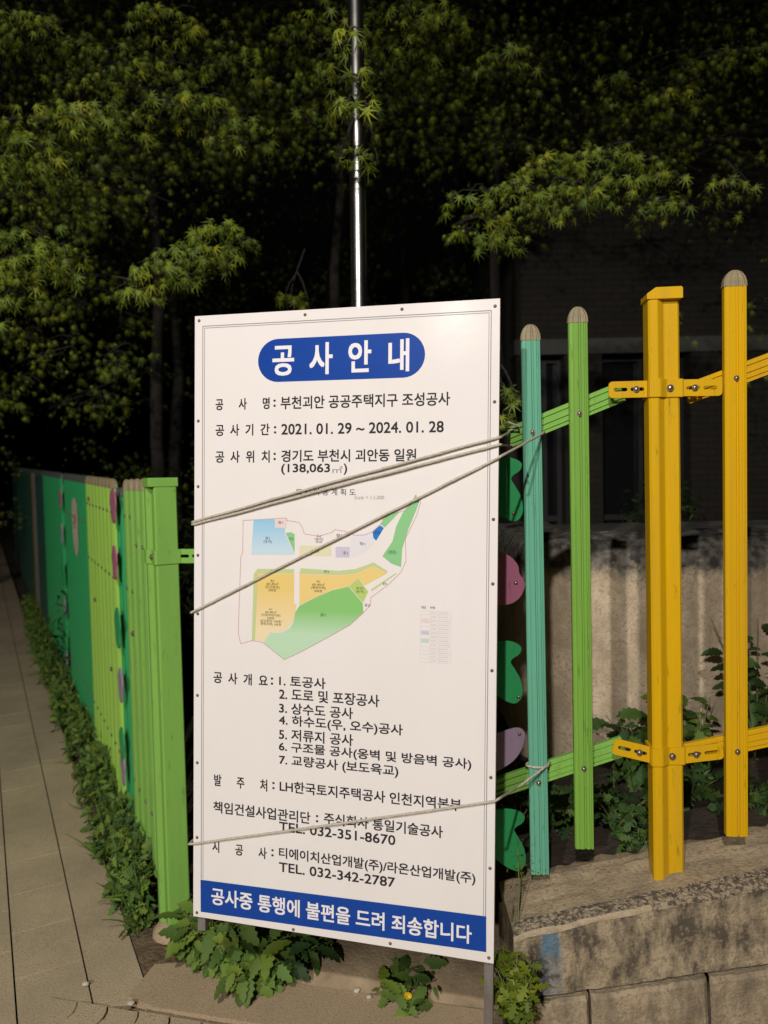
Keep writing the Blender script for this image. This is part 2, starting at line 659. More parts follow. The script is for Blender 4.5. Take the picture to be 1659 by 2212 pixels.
def beam_prof(t, p):
    x = p.x
    end = min(1.0, (x - KX0) / 0.10)
    zt = ktop(x) - (1 - end) ** 2 * 0.012
    zb = kcrack(x) + 0.006
    fr = [(0.16, zb), (0.0, zb)]
    for k in range(1, 12):
        fr.append((0.0, zb + (zt - 0.03 - zb) * k / 11))
    fr += [(-0.004, zt - 0.027), (-0.004, zt - 0.019), (0.006, zt - 0.013), (0.018, zt - 0.006), (0.032, zt - 0.001), (0.046, zt + 0.003)]
    for k in range(1, 10):
        fr.append((0.046 + 0.02 * k, zt + 0.002 + 0.0025 * k + 0.006 * noise.noise(Vector((x * 6, k * .5, 9)))))
    be = 0.265 + 0.05 * noise.noise(Vector((x * 5, 3, 0))) + 0.03 * noise.noise(Vector((x * 19, 7, 0)))
    fr += [(be, zt + 0.015), (be + 0.025, zt - 0.03), (be + 0.03, zt - 0.2)]
    return fr


path = [(Vector((x, kfront(x), 0)), nrm) for x in xs]
bm_ = sweep('beam', path, beam_prof, KERB, 0.006, 9.0, parent=None)
bm_.data.materials.append(KERBTOP)
PEBBLE = mat('exposed_aggregate', (0.40, 0.32, 0.215), 0.9, var=(0.11, 0.088, 0.065), scale=75, amount=0.95, bump=0.9, bscale=120)
LIP = mat('pale_lip', (0.50, 0.40, 0.27), 0.9, var=(0.34, 0.27, 0.18), scale=25, amount=0.5, bump=0.3, bscale=120)  # paler strip along the front top edge
bm_.data.materials.append(PEBBLE)
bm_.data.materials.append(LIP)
_np = len(beam_prof(0, path[0][0])) - 1
for i_, pl in enumerate(bm_.data.polygons):
    if i_ >= NW * _np:
        continue
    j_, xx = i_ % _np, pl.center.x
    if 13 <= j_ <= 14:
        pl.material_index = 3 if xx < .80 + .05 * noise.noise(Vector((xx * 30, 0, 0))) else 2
    elif 15 <= j_ <= 17:
        pl.material_index = 2
    elif j_ > 17:
        pl.material_index = 1
bm_.parent = kw
bm_.matrix_parent_inverse = Matrix.Translation((-1.4, -2.25, 0))
# block course below
BLOCKM = concrete_stained('block_concrete', (0.38, 0.30, 0.195), (0.17, 0.135, 0.09), scale=16, amount=0.7)
xb = KX0 - 0.02
blk_w = [0.245, 0.358, 0.33, 0.30, 0.42, 0.33, 0.40, 0.36, 0.3]
cb = MB()
for wi in blk_w:
    x0, x1 = xb + 0.004, xb + wi - 0.004
    NB = 26
    fr = []
    for i in range(NB + 1):
        x = x0 + (x1 - x0) * i / NB
        ed = min(1, min(i, NB - i) / 1.0)
        for (d, z) in [(0.12, kcrack(x) - 0.008), (0.002 + .008 * (1 - ed), kcrack(x) - 0.010), (-0.006 + .012 * (1 - ed), kcrack(x) - 0.022),
                       (-0.008 + .012 * (1 - ed), kcrack(x) * .5 - .04), (-0.006 + .012 * (1 - ed), ZG - 0.05)]:
            q = Vector((x, 2.15 + d, z))
            q += noise.noise_vector(q * 11) * 0.006 + noise.noise_vector(q * 47) * 0.004
            fr.append(q)
    cb.add(fr, [(i * 5 + j, i * 5 + j + 1, (i + 1) * 5 + j + 1, (i + 1) * 5 + j) for i in range(NB) for j in range(4)])
    xb += wi
cbo = cb.build('block_course', BLOCKM)
cbo.parent = kw
cbo.matrix_parent_inverse = Matrix.Translation((-1.4, -2.25, 0))
jb = MB()
jb.box(KX0 - .02, KX1, 2.175, 2.26, ZG - .05, 0.13)
jo = jb.build('mortar', JOINT)
jo.parent = kw
jo.matrix_parent_inverse = Matrix.Translation((-1.4, -2.25, 0))

# low footing that carries on behind the sign
fp = []
for i in range(90):
    t = i / 89
    fp.append((Vector((-0.36 + 0.80 * t, 2.53 - 0.16 * t, 0)), Vector((0.19, 0.98, 0)).normalized()))


def foot_prof(t, p):
    h = 0.005 + 0.05 * min(1, t * 6) + 0.03 * t
    return [(-0.03, ZG - .03), (0.0, ZG + h * .3), (0.03, ZG + h * .8), (0.07, ZG + h), (0.12, ZG + h + .006), (0.2, ZG + h + .01), (0.34, ZG + h + .01)]


fo = sweep('footing', fp, foot_prof, DIRT, 0.007, 12, smooth=True)
fo.data.materials.clear()
fo.data.materials.append(mat('dirty_concrete', (0.40, 0.30, 0.19), .95, var=(0.20, 0.145, 0.09), scale=7, amount=.35, bump=.35, bscale=90))
tag(fo, kind='structure')

# dirt patch at the foot of the left post
sheet('dirt', [SB(-0.30, -0.165), SB(-0.16, -0.115), SB(-0.2, 0.0), SB(-.3, .25), SB(0.2, 0.25), SB(9, .25), SB(9, -0.166), SB(0.0, -0.166)], 0.001, DIRT)

# planting bed behind the fences
NXs, NYs = 90, 100
bed_v, bed_i, bed_f = [], {}, []


def bedz(x, y):
    k = min(1, max(0, (x + 0.5) / 0.95))
    k = k * k * (3 - 2 * k)
    hi = 0.33 + 0.19 * min(max(x - 0.35, 0), 2.2)
    z = (1 - k) * (ZG + 0.03) + k * hi
    z += 0.03 * max(0, min(y, 6) - 2.8) * 0.6
    return z + 0.03 * noise.noise(Vector((x * 3, y * 3, 1))) + 0.012 * noise.noise(Vector((x * 11, y * 11, 4)))


def bxy(i, j):
    x = -7 + 16 * i / NXs
    y = 2.3 + 11 * (j / NYs) ** 1.5
    return x, y


for i in range(NXs):
    for j in range(NYs):
        x, y = bxy(i + .5, j + .5)
        d = Vector((x, y, 0)) - O2
        if d.dot(B2) < 0.10:
            continue
        if x > 0.25 and y < 2.36 or x <= 0.25 and y < 2.62:
            continue
        q = []
        for a_, b_ in ((0, 0), (1, 0), (1, 1), (0, 1)):
            k = (i + a_, j + b_)
            if k not in bed_i:
                bed_i[k] = len(bed_v)
                xx, yy = bxy(*k)
                bed_v.append((xx, yy, bedz(xx, yy)))
            q.append(bed_i[k])
        bed_f.append(q)
tag(mesh_np('soil', bed_v, bed_f, SOIL, smooth=True), kind='structure')

# ------------------------------------------------------------------ retaining wall behind the fence
rp = []
cx, cy, rr = 0.98, 3.55, 0.36
for i in range(14):
    t = i / 13
    rp.append(Vector((cx - rr, cy + 0.9 - 0.9 * t, 0)))
for i in range(1, 14):
    a = math.radians(180 + 90 * i / 13)
    rp.append(Vector((cx + rr * math.cos(a), cy + rr * math.sin(a), 0)))
for i in range(1, 120):
    rp.append(Vector((cx + 3.2 * i / 119, cy - rr - 0.12 * (i / 119), 0)))
rpath = []
for i, p in enumerate(rp):
    t = (rp[min(i + 1, len(rp) - 1)] - rp[max(i - 1, 0)]).normalized()
    rpath.append((p, Vector((-t.y, t.x, 0))))


def ret_prof(t, p):
    zt = 1.415
    pr = [(0.0, 0.2 + 0.9 * k / 20) for k in range(21)]
    pr += [(0.0, 1.16), (0.0, 1.22), (0.002, 1.27), (0.0, 1.30), (0.002, 1.335), (0.008, 1.365), (0.024, 1.392), (0.05, zt)]
    pr += [(0.06 + 0.025 * k, zt + 0.002 * k) for k in range(1, 11)]
    return pr


rw = sweep('retaining_wall', rpath, ret_prof, RETAIN, 0.008, 7, smooth=True)
m_ = RETAIN
N_, L_ = m_.node_tree.nodes, m_.node_tree.links
b_ = N_['Principled BSDF']
src_ = b_.inputs['Base Color'].links[0].from_socket
tc_ = N_.new('ShaderNodeTexCoord')
sx_ = N_.new('ShaderNodeSeparateXYZ')
L_.new(tc_.outputs['Object'], sx_.inputs[0])
nz_ = N_.new('ShaderNodeTexNoise')
nz_.inputs['Scale'].default_value = 9
nz_.inputs['Detail'].default_value = 7
nz_.inputs['Roughness'].default_value = 0.7
L_.new(tc_.outputs['Object'], nz_.inputs['Vector'])
ma_ = N_.new('ShaderNodeMath')
ma_.operation = 'MULTIPLY_ADD'
ma_.inputs[1].default_value = 0.30
L_.new(nz_.outputs[0], ma_.inputs[0])
L_.new(sx_.outputs[2], ma_.inputs[2])
mr_ = N_.new('ShaderNodeMapRange')
mr_.inputs[1].default_value = 1.385
mr_.inputs[2].default_value = 1.455
L_.new(ma_.outputs[0], mr_.inputs[0])
cr_ = N_.new('ShaderNodeValToRGB')
cr_.color_ramp.elements[0].color = (0.05, 0.047, 0.042, 1)
cr_.color_ramp.elements[1].color = (0.20, 0.18, 0.15, 1)
cr_.color_ramp.elements[0].position = .4
cr_.color_ramp.elements[1].position = .62
nz2_ = N_.new('ShaderNodeTexNoise')
nz2_.inputs['Scale'].default_value = 24
nz2_.inputs['Detail'].default_value = 5
L_.new(tc_.outputs['Object'], nz2_.inputs['Vector'])
L_.new(nz2_.outputs[0], cr_.inputs[0])
mx_ = N_.new('ShaderNodeMix')
mx_.data_type = 'RGBA'
L_.new(mr_.outputs[0], mx_.inputs['Factor'])
L_.new(src_, mx_.inputs['A'])
L_.new(cr_.outputs[0], mx_.inputs['B'])
L_.new(mx_.outputs['Result'], b_.inputs['Base Color'])
tag(rw, 'stained beige concrete retaining wall with mossy top behind the right-hand fence', 'retaining wall')
tb = []
for (p, n_) in rpath:
    q = p + n_ * 0.30
    tb.append(Vector((q.x, q.y, 1.40)))
ring = tb + [Vector((4.2, 4.6, 1.40)), Vector((0.95, 4.6, 1.40))]
b = MB()
b.add(ring, tessellate_polygon([[Vector((p.x, p.y, 0)) for p in ring]]))
b.add([p + Vector((0, 0, -1.2)) for p in ring] + ring, [(i, (i + 1) % len(ring), len(ring) + (i + 1) % len(ring), len(ring) + i) for i in range(len(ring))])
b.build('wall_top', MOSSY, rw)

# ------------------------------------------------------------------ brick building far behind
bb_ = empty('brick_building', (4.0, 8.0, 0.3), 'dark brick building with a pale stone band, seen behind the right-hand fence', 'building')
inv = Matrix.Translation((-4.0, -8.0, -0.3))


def sub(o, inv_):
    o.matrix_parent_inverse = inv_
    return o


b = MB()
for (x0, x1, z0, z1) in [(1.45, 8.6, 3.16, 7.4), (1.97, 2.37, 0.1, 3.0), (3.32, 5.1, 0.1, 3.0), (6.1, 8.6, 0.1, 3.0), (1.45, 1.60, 0.1, 3.0)]:
    b.box(x0, x1, 8.0, 8.3, z0, z1)
b.box(1.45, 1.75, 8.3, 13.0, 0.1, 7.4)
b.box(8.3, 8.6, 8.3, 13.0, 0.1, 7.4)
b.box(1.45, 8.6, 13.0, 13.3, 0.1, 7.4)
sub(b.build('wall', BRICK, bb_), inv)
b = MB()
b.box(1.43, 8.62, 7.975, 8.28, 3.0, 3.16)
sub(b.build('stone_band', BAND, bb_), inv)
b = MB()
b.box(1.3, 8.75, 7.85, 13.4, 7.4, 7.6)
sub(b.build('roof', FRAMEM, bb_), inv)
for (x0, x1) in ((1.60, 1.97), (2.37, 3.32), (5.1, 6.1)):
    b = MB()
    for xx in (x0, x1 - 0.05, (x0 + x1) / 2 - .02):
        b.box(xx, xx + 0.05, 8.2, 8.26, 0.1, 3.0)
    for z in (0.1, 1.2, 2.94):
        b.box(x0 + .05, (x0 + x1) / 2 - .02, 8.205, 8.255, z, z + 0.06)
        b.box((x0 + x1) / 2 + .03, x1 - .05, 8.205, 8.255, z, z + 0.06)
    wo = sub(b.build('window', FRAMEM, bb_), inv)
    b = MB()
    b.box(x0, x1, 8.27, 8.29, 0.1, 3.0)
    b.build('pane', DGLASS, wo)

# ------------------------------------------------------------------ fence pieces
UPV = Vector((0, 0, 1))
PICK = [(-.029, -.010), (.029, -.010), (.029, .009), (.0275, .0125), (.0225, .0135), (.0205, .0095), (.0178, .0095), (.0158, .014), (.0075, .014),
        (.0052, .0088), (.0022, .0088), (-.0005, .014), (-.0130, .0145), (-.0143, .0125), (-.0157, .0125), (-.0170, .0145), (-.0250, .014), (-.029, .010)]


def picket(parent, base, top, e, n, m, capm, bolts=(), wscale=1.0):
    """ribbed aluminium picket with domed plastic cap; bolts = fractions of the height"""
    ax = (top - base).normalized()
    b = MB()
    prof = [(x * wscale, y) for x, y in PICK]
    ct = top - ax * 0.045
    b.bar(base, ct, e, n, prof)
    o = b.build('picket', m, parent)
    c = MB()
    V, F = [], []
    N_ = len(prof)
    R_ = 7
    for i in range(R_ + 1):
        if i == 0:
            sc_, sy, h = 1.07, 1.12, -0.004
        else:
            a = (i - 1) / (R_ - 1) * PI / 2 * .985
            sc_, sy, h = 1.07 * math.cos(a), 1.12 * math.cos(a) ** .6, 0.047 * math.sin(a)
        for x, y in prof:
            V.append(ct + e * (x * sc_) + n * ((y - .002) * sy + .002) + ax * h)
    for i in range(R_):
        for j in range(N_):
            F.append((i * N_ + j, i * N_ + (j + 1) % N_, (i + 1) * N_ + (j + 1) % N_, (i + 1) * N_ + j))
    c.add(V, F)
    c.add(V[-N_:], [tuple(range(N_))])
    c.build('cap', capm, o)
    for f in bolts:
        p = base + (top - base) * f + n * 0.012
        d = MB()
        d.tube([p, p + n * 0.005], 0.0085, 12)
        d.dome(p + n * 0.005, n, e, ax, 0.0062, 0.004)
        d.build('bolt', STEEL, o)
    return o


def post(parent, base, top, e, n, m, wd=0.11, dp=0.075):
    ax = (top - base).normalized()
    h, d = wd / 2, dp / 2
    prof = [(-h + .004, -d), (h - .004, -d), (h, -d + .004), (h, d - .006), (h - .006, d), (.004, d), (.0, d + .001), (-.018, d + .016), (-.022, d + .018),
            (-h + .006, d + .018), (-h, d + .012), (-h, -d + .004)]
    b = MB()
    b.bar(base, top - ax * 0.022, e, n, prof)
    o = b.build('post', m, parent)
    c = MB()
    q = d + .022
    c.bar(top - n * (d + .004), top + n * q, e, ax, [(-h - .004, -.034), (h + .004, -.034), (h + .004, -.004), (h, 0.0), (-h + .022, 0.0), (-h - .004, -.018)])
    c.build('post_cap', m, o, bevel=0.002)
    return o


def clamp(parent, c, e, n, m, wd=0.11, dp=0.075, left=None, right=None):
    """band round the post with slotted wings; left / right = wing direction vectors (None: no wing)"""
    ax = UPV
    h, d, z = wd / 2, dp / 2, 0.027
    b = MB()
    t = 0.006
    pr = [(-h - t, -d - t), (h + t, -d - t), (h + t, d + .001), (h + t - .004, d + t), (.006, d + t), (.001, d + t + .002), (-.017, d + t + .016), (-.022, d + t + .018), (-h - t + .004, d + t + .018), (-h - t, d + .014)]
    b.bar(c - ax * z, c + ax * z, e, n, pr)
    o = b.build('clamp', m, parent, bevel=0.0015)
    for sgn, dr in ((-1, left), (1, right)):
        if dr is None:
            continue
        L_ = 0.118
        out = [(-.012, -z + .002), (L_ - .012, -z + .002)] + arc(L_ - .012, -z + .014, .012, -90, 0, 4)[1:] + arc(L_ - .012, z - .014, .012, 0, 90, 4)[1:] + [(-.012, z - .002)]
        hole = []
        for hx in (.030, .080):
            hole.append(arc(hx + .017, 0, .0055, 90, -90, 5) + arc(hx - .013, 0, .0055, 270, 90, 5))
        org = c + e * (sgn * (h + .002)) + n * (d - .002)
        exv = dr.normalized()
        eyv = ax - exv * ax.dot(exv)
        eyv.normalize()
        if exv.cross(eyv).dot(n) < 0:
            out = [(x, y) for x, y in out[::-1]]
        wo = plate('wing', out, hole, 0.004, m, o, org, exv, eyv)
        q = org + exv * 0.036
        nn_ = n
        d_ = MB()
        d_.tube([q - nn_ * .02, q + nn_ * 0.008], 0.0098, 10)
        d_.dome(q + nn_ * .008, nn_, exv, eyv, 0.0075, 0.004)
        d_.build('bolt', STEEL, o)
    q = c + n * (d + t) + e * .012
    d_ = MB()
    d_.tube([q - n * .004, q + n * .007], 0.0105, 10)
    d_.dome(q + n * .007, n, e, ax, 0.008, 0.004)
    d_.build('bolt', STEEL, o)
    return o


RAIL = [(-.031, -.009), (.031, -.009), (.031, .006), (.028, .010), (.018, .010), (.0155, .004), (.0115, .004), (.009, .010), (-.003, .010), (-.0055, .004),
        (-.0095, .004), (-.012, .010), (-.019, .010), (-.0215, .004), (-.0245, .004), (-.027, .009), (-.031, .009)]


def rail(parent, p, q, n, m, sc_=1.0):
    ax = (q - p).normalized()
    up = n.cross(ax)
    if up.z < 0:
        up = -up
    up.normalize()
    nn_ = ax.cross(up)
    if nn_.dot(n) < 0:
        nn_ = -nn_
    b = MB()
    b.bar(p, q, up, nn_, [(x * sc_, y) for x, y in RAIL])
    return b.build('rail', m, parent)


# ------------------------------------------------------------------ right-hand fence
rf = empty('picket_fence', (0.9, 2.28, 0.4), 'yellow and green picket fence with slotted post clamps right of the white sign', 'fence',
           'colourful picket fence panels')
rfi = Matrix.Translation((-0.9, -2.28, -0.4))
ER = Vector((0.995, -0.0995, 0)).normalized()
NR = Vector((-ER.y * -1, -ER.x, 0))
NR = Vector((ER.y, -ER.x, 0))
kids0 = set(bpy.data.objects)


def yline(u):
    """distance of the picket fronts"""
    x = (u - 829.5) / 1600 * 2.29
    return 2.315 - 0.075 * (x - 0.46)


def rp_(u, v, dy=0.0):
    return atY(u, v, yline(u) + dy)


# pickets: bolt fractions from pixel rows
def frac(v, vb, vt):
    return (vb - v) / (vb - vt)


picket(rf, rp_(1166, 1885), rp_(1145, 702), ER, NR, TURQ, TAN, (frac(928, 1885, 702), frac(1682, 1885, 702)))
picket(rf, rp_(1262, 1830), rp_(1247, 664), ER, NR, LIME, TAN, (frac(888, 1830, 664), frac(1652, 1830, 664)))
picket(rf, rp_(1590, 1803), rp_(1586, 585), ER, NR, YELL, TAN, (frac(812, 1803, 585), frac(1615, 1803, 585)), 1.12)
picket(rf, rp_(1706, 1775), rp_(1705, 552), ER, NR, YELL, TAN, (.83, .15), 1.12)
picket(rf, rp_(1046, 1930), rp_(1022, 760), ER, NR, TURQ, TAN, ())
# post
pb, pt = rp_(1440, 1918, .0), rp_(1427, 628, .0)
pb.z -= 0.05
post(rf, pb, pt, ER, NR, YELL, wd=.096, dp=.05)
kz = {}
cu_ = rp_(1432, 841)
clamp(rf, cu_, ER, NR, YELL, wd=.096, dp=.05, left=(rp_(1315, 843) - rp_(1390, 841)), right=(rp_(1552, 840) - rp_(1470, 841)))
cl_ = rp_(1437, 1625)
clamp(rf, cl_, ER, NR, YELL, wd=.096, dp=.05, left=(rp_(1322, 1604) - rp_(1398, 1622)), right=(rp_(1552, 1612) - rp_(1474, 1621)))
RB = 0.028
rail(rf, rp_(1098, 946, RB), rp_(1343, 846, RB), NR, LIMEL)
rail(rf, rp_(1482, 852, RB), rp_(1760, 748, RB), NR, YELL)
rail(rf, rp_(985, 1730, RB), rp_(1347, 1610, RB), NR, LIMEL)
rail(rf, rp_(1480, 1627, RB), rp_(1760, 1568, RB), NR, YELL)

# butterfly and leaf cut-outs fixed beside the turquoise picket


def px_plate(name, ringpx, m, dy, boltpx=None, mirror_u=1028):
    c = rp_(1085, 1400, dy)
    k = c.y / 1600
    P = [(u, v) for u, v in ringpx]
    full = P + [(2 * mirror_u - u, v) for u, v in P[::-1]]
    org = rp_(mirror_u, P[0][1], dy)
    out = [((u - mirror_u) * k, -(v - P[0][1]) * k) for u, v in full][::-1]
    o = plate(name, out, [], 0.006, m, rf, org, ER, Vector((-0.017, 0, 1)).normalized(), bevel=0.0008)
    if boltpx:
        q = rp_(boltpx[0], boltpx[1], dy - 0.003)
        d_ = MB()
        d_.tube([q, q + NR * .004], 0.007, 10)
        d_.dome(q + NR * .004, NR, ER, UPV, 0.006, 0.004)
        d_.build('bolt', STEEL, o)
    return o


def smooth_ring(pts, n=5):
    """Catmull-Rom through pts (open)"""
    r_ = []
    P = [pts[0]] + pts + [pts[-1]]
    for i in range(1, len(P) - 2):
        p0, p1, p2, p3 = P[i - 1], P[i], P[i + 1], P[i + 2]
        for k in range(n):
            t = k / n
            r_.append(tuple(.5 * (2 * p1[a] + (p2[a] - p0[a]) * t + (2 * p0[a] - 5 * p1[a] + 4 * p2[a] - p3[a]) * t * t
                                  + (3 * p1[a] - p0[a] - 3 * p2[a] + p3[a]) * t ** 3) for a in (0, 1)))
    r_.append(pts[-1])
    return r_


def wing_px(y0):
    return smooth_ring([(1032, y0 + 14), (1060, y0 + 2), (1092, y0), (1112, y0 + 4), (1125, y0 + 14), (1121, y0 + 28), (1107, y0 + 38), (1102, y0 + 47),
                        (1110, y0 + 62), (1122, y0 + 86), (1125, y0 + 112), (1120, y0 + 128), (1107, y0 + 137), (1086, y0 + 130), (1060, y0 + 112), (1032, y0 + 100)])


px_plate('butterfly', wing_px(990), EMER, 0.004, (1109, 1109))
o_ = px_plate('flower', smooth_ring([(1032, 1186), (1060, 1186), (1088, 1196), (1106, 1208), (1117, 1224), (1119, 1240), (1128, 1254), (1130, 1268), (1120, 1290),
                                     (1102, 1304), (1078, 1308), (1050, 1306), (1032, 1300)]), PINK, 0.004, (1114, 1259))
px_plate('butterfly', wing_px(1384), EMER, 0.004, (1120, 1505), mirror_u=1034)
px_plate('flower', smooth_ring([(1042, 1640), (1044, 1600), (1060, 1586), (1092, 1576), (1118, 1569), (1133, 1575), (1135, 1590), (1126, 1618), (1108, 1642),
                                (1078, 1662), (1050, 1672), (1042, 1664)]), LILA, 0.004, (1122, 1585), mirror_u=1040)
px_plate('butterfly', [(u + 8, v) for u, v in wing_px(1746)], EMER, 0.004, None, mirror_u=1038)

for o in [o for o in bpy.data.objects if o not in kids0 and o.parent is rf]:
    o.matrix_parent_inverse = rfi

# ------------------------------------------------------------------ left-hand fence running away along the pavement
EL = -A2                                # across direction seen from the pavement: towards the viewer on the right
NL = -B2                                # faces the pavement
lf = empty('picket_fence', SB(0, 0), 'long picket fence in lime and emerald running away along the pavement', 'fence', 'colourful picket fence panels')
lfi = Matrix.Translation(-SB(0, 0))
kids0 = set(bpy.data.objects)


def ztop(t):
    return 1.725 + 0.030 * max(t - 0.8, 0)


def lp(t, z, d=0.0):
    q = SB(t, 0)
    q += NL * d
    q.z = z
    return q


base0 = SB(0, 0, -0.05)
top0 = lp(0.0, 1.725)
post(lf, base0, top0 + A2 * 0.0, EL, NL, LIMEL, wd=0.10, dp=0.085)
fb = MB()
fb.dome(SB(0, -.01, .005), UPV, EL, NL, .085, .055, 16, 5)
fo_ = fb.build('concrete_foot', APRON, lf)
cc = lp(0, 1.425)
clamp(lf, cc, EL, NL, LIMEL, wd=0.10, dp=0.085)
# wing towards the sign, on the near face of the post
E2 = Vector((0.985, -0.17, 0)).normalized()
N2 = Vector((E2.y, -E2.x, 0))
wz = 0.027
wr = [(0, -wz), (.10, -wz)] + arc(.10, -wz + .012, .012, -90, 0, 4)[1:] + arc(.10, wz - .012, .012, 0, 90, 4)[1:] + [(0, wz)]
holes = [arc(hx + .012, 0, .006, 90, -90, 5) + arc(hx - .012, 0, .006, 270, 90, 5) for hx in (.035, .082)]
plate('wing', wr, holes, 0.004, LIMEL, lf, lp(0, 1.425) - A2 * .04 + B2 * .035, E2, UPV)
ts = [0.14 + 0.135 * i for i in range(0, 100)]


def pcol(t):
    if t < 0.78:
        return LIMEL, TAN
    if t < 1.02:
        return None, None
    if t < 2.12:
        return LIME_LIT, TAN
    if t < 3.45:
        return EMER, GCAP
    if t < 3.75:
        return None, None
    if t < 5.6:
        return EMER, GCAP
    if t < 6.8:
        return GREYP, GCAP
    if t < 7.3:
        return PALEP, GCAP
    if t < 7.7:
        return OCHRE, GCAP
    return GREYP, GCAP


for t in ts:
    if t > 13.5:
        break
    m, cm = pcol(t)
    if m is None:
        continue
    bl = (0.83, 0.16) if t < 3.5 else ()
    if cm is TAN and t > .5:
        bl = (0.90, 0.70, 0.16)
    picket(lf, lp(t, gz(t) + 0.10, .015), lp(t, ztop(t), .015), EL, NL, m, cm, bl, 1.12 if t < 1 else 2.15)
for (t, z) in ((1.92, 1.62), (1.80, 1.02), (.56, 1.03), (1.25, .72)):
    q = lp(t, z, .031)
    d_ = MB()
    d_.tube([q, q + NL * .006], 0.013, 8)
    d_.dome(q + NL * .006, NL, EL, UPV, .009, .005)
    d_.build('rusty_bolt', RUST, lf)
# cut-out panels that stand in the gaps
for (t, lob) in ((0.90, 0), (3.60, 1)):
    for (z0, hh, ww, m) in ((1.60, .17, .075, PINK), (1.32, .17, .06, PINK if lob == 0 else LILA), (1.0, .20, .07, EMER), (0.72, .17, .055, LILA), (.42, .17, .06, EMER), (0.30, .17, .05, LILA)):
        out = arc(0, 0, ww, 0, 350, 22, ry=hh / 2)
        out = [(x * (1 + .18 * math.sin(3 * math.atan2(y, x))), y) for x, y in out]
        plate('flower' if m is not EMER else 'leaf_plate', out, [], 0.006, m, lf, lp(t + random.uniform(-.03, .03), z0, .045), EL, UPV, bevel=.0008)
    for tt in (t, t + .1):
        picket(lf, lp(tt, gz(t) + .10, .0), lp(tt, ztop(t) - .04, .0), EL, NL, EMER, GCAP, ())
for (z, mm) in ((1.425, LIMEL), (0.42, LIMEL)):
    rail(lf, lp(0.04, z, -.012), lp(2.2, z + .05, -.012), NL, mm)
    rail(lf, lp(2.2, z + .05, -.012), lp(13.3, z + .40, -.012), NL, EMER)
for t in (2.17, 4.3, 6.9, 9.3, 11.7):
    post(lf, lp(t, gz(t) - .05, -.05), lp(t, ztop(t) - .02, -.05), EL, NL, EMER if t < 6 else GREYP, wd=0.10, dp=0.085)
for o in [o for o in bpy.data.objects if o not in kids0 and o.parent is lf]:
    o.matrix_parent_inverse = lfi

# paper stuck on the emerald pickets
ring = arc(0, .12, .16, 0, 180, 8, ry=.08) + [(-.16, -.07), (-.10, -.14), (0.0, -.20), (.12, -.21), (.16, -.1)]
pn = plate('paper_notice', ring, [], 0.0015, PAPER, None, lp(2.72, 1.42, .034), EL, UPV)
tag(pn, 'torn pale paper notice with red print stuck on the emerald pickets', 'notice')
b = MB()
for (x, z, ww, hh) in ((-.05, .07, .09, .02), (.04, .05, .07, .03), (-.03, .02, .10, .016), (.02, -.005, .06, .012)):
    c = lp(2.72, 1.42 + z, .0362) + EL * x
    b.add([c - EL * ww / 2 - UPV * hh / 2, c + EL * ww / 2 - UPV * hh / 2, c + EL * ww / 2 + UPV * hh / 2, c - EL * ww / 2 + UPV * hh / 2], [(0, 1, 2, 3)])
b.build('red_marks', REDP, pn)

# ------------------------------------------------------------------ the notice board
BR = Matrix(((0.9693306, 0.24414717, 0.02811327), (-0.24488112, 0.9691902, 0.02652544), (-0.02077099, -0.03259633, 0.99925274)))
BC = Vector((-0.13884333, 2.09180587, 1.28822527))
BASE_Z = -0.9 - 0.43
BM = Matrix.Translation(BC + BR @ Vector((0, 0, BASE_Z))) @ BR.to_4x4()
board = empty('notice_board', None, 'tall white construction notice board on steel legs, Korean lettering and site plan', 'notice board', mat=BM)


def bl(s, t, y=0.0):
    """board-local point: s, t millimetres from the top left corner, y out of the face towards the viewer"""
    return Vector((s / 1000 - 0.45, -y, 0.9 - t / 1000 - BASE_Z))


def bw(s, t, y=0.0):
    return BM @ bl(s, t, y)


b = MB()
_nx, _nz = 18, 36
V, F = [], []
for j in range(_nz + 1):
    for i in range(_nx + 1):
        s_, t_ = 900 * i / _nx, 1800 * j / _nz
        V.append(bl(s_, t_, 0.0))
F = [(j * (_nx + 1) + i, j * (_nx + 1) + i + 1, (j + 1) * (_nx + 1) + i + 1, (j + 1) * (_nx + 1) + i)[::-1] for j in range(_nz) for i in range(_nx)]
b.add(V, F)
x0, x1, z0, z1 = -.45, .45, bl(0, 1800).z, bl(0, 0).z
# sides and back of the sheet-metal tray
b.add([(x0, 0, z0), (x1, 0, z0), (x1, 0, z1), (x0, 0, z1), (x0, .022, z0), (x1, .022, z0), (x1, .022, z1), (x0, .022, z1)],
      [(0, 4, 5, 1), (1, 5, 6, 2), (2, 6, 7, 3), (3, 7, 4, 0), (4, 7, 6, 5)])
b.build('panel', SHEET, board)
b = MB()
for xx in (-.447, .422):
    b.box(xx, xx + .025, .0225, .0475, 0.0 if xx > 0 else .375, z1 - .05)
    b.build('leg', GALV, board)
    b = MB()
for zz in (z0 + .1, (z0 + z1) / 2, z1 - .14):
    b.box(-.4215, .4215, .023, .047, zz, zz + .025)
b.build('cross_brace', GALV, board)

# printed border: double line
b = MB()


def strip(b, x0, x1, y0, y1, lift):
    b.add([bl(x0, y1, lift), bl(x1, y1, lift), bl(x1, y0, lift), bl(x0, y0, lift)], [(0, 1, 2, 3)])


for (o_, wd) in ((0, 2.2), (6, 1.6)):
    a0, a1, c0, c1 = 25 + o_, 878 - o_, 30 + o_, 1684
    strip(b, a0, a1, c0, c0 + wd, .0005)
    strip(b, a0, a0 + wd, c0 + wd, c1, .0005)
    strip(b, a1 - wd, a1, c0 + wd, c1, .0005)
b.build('border_line', GREYT, board)


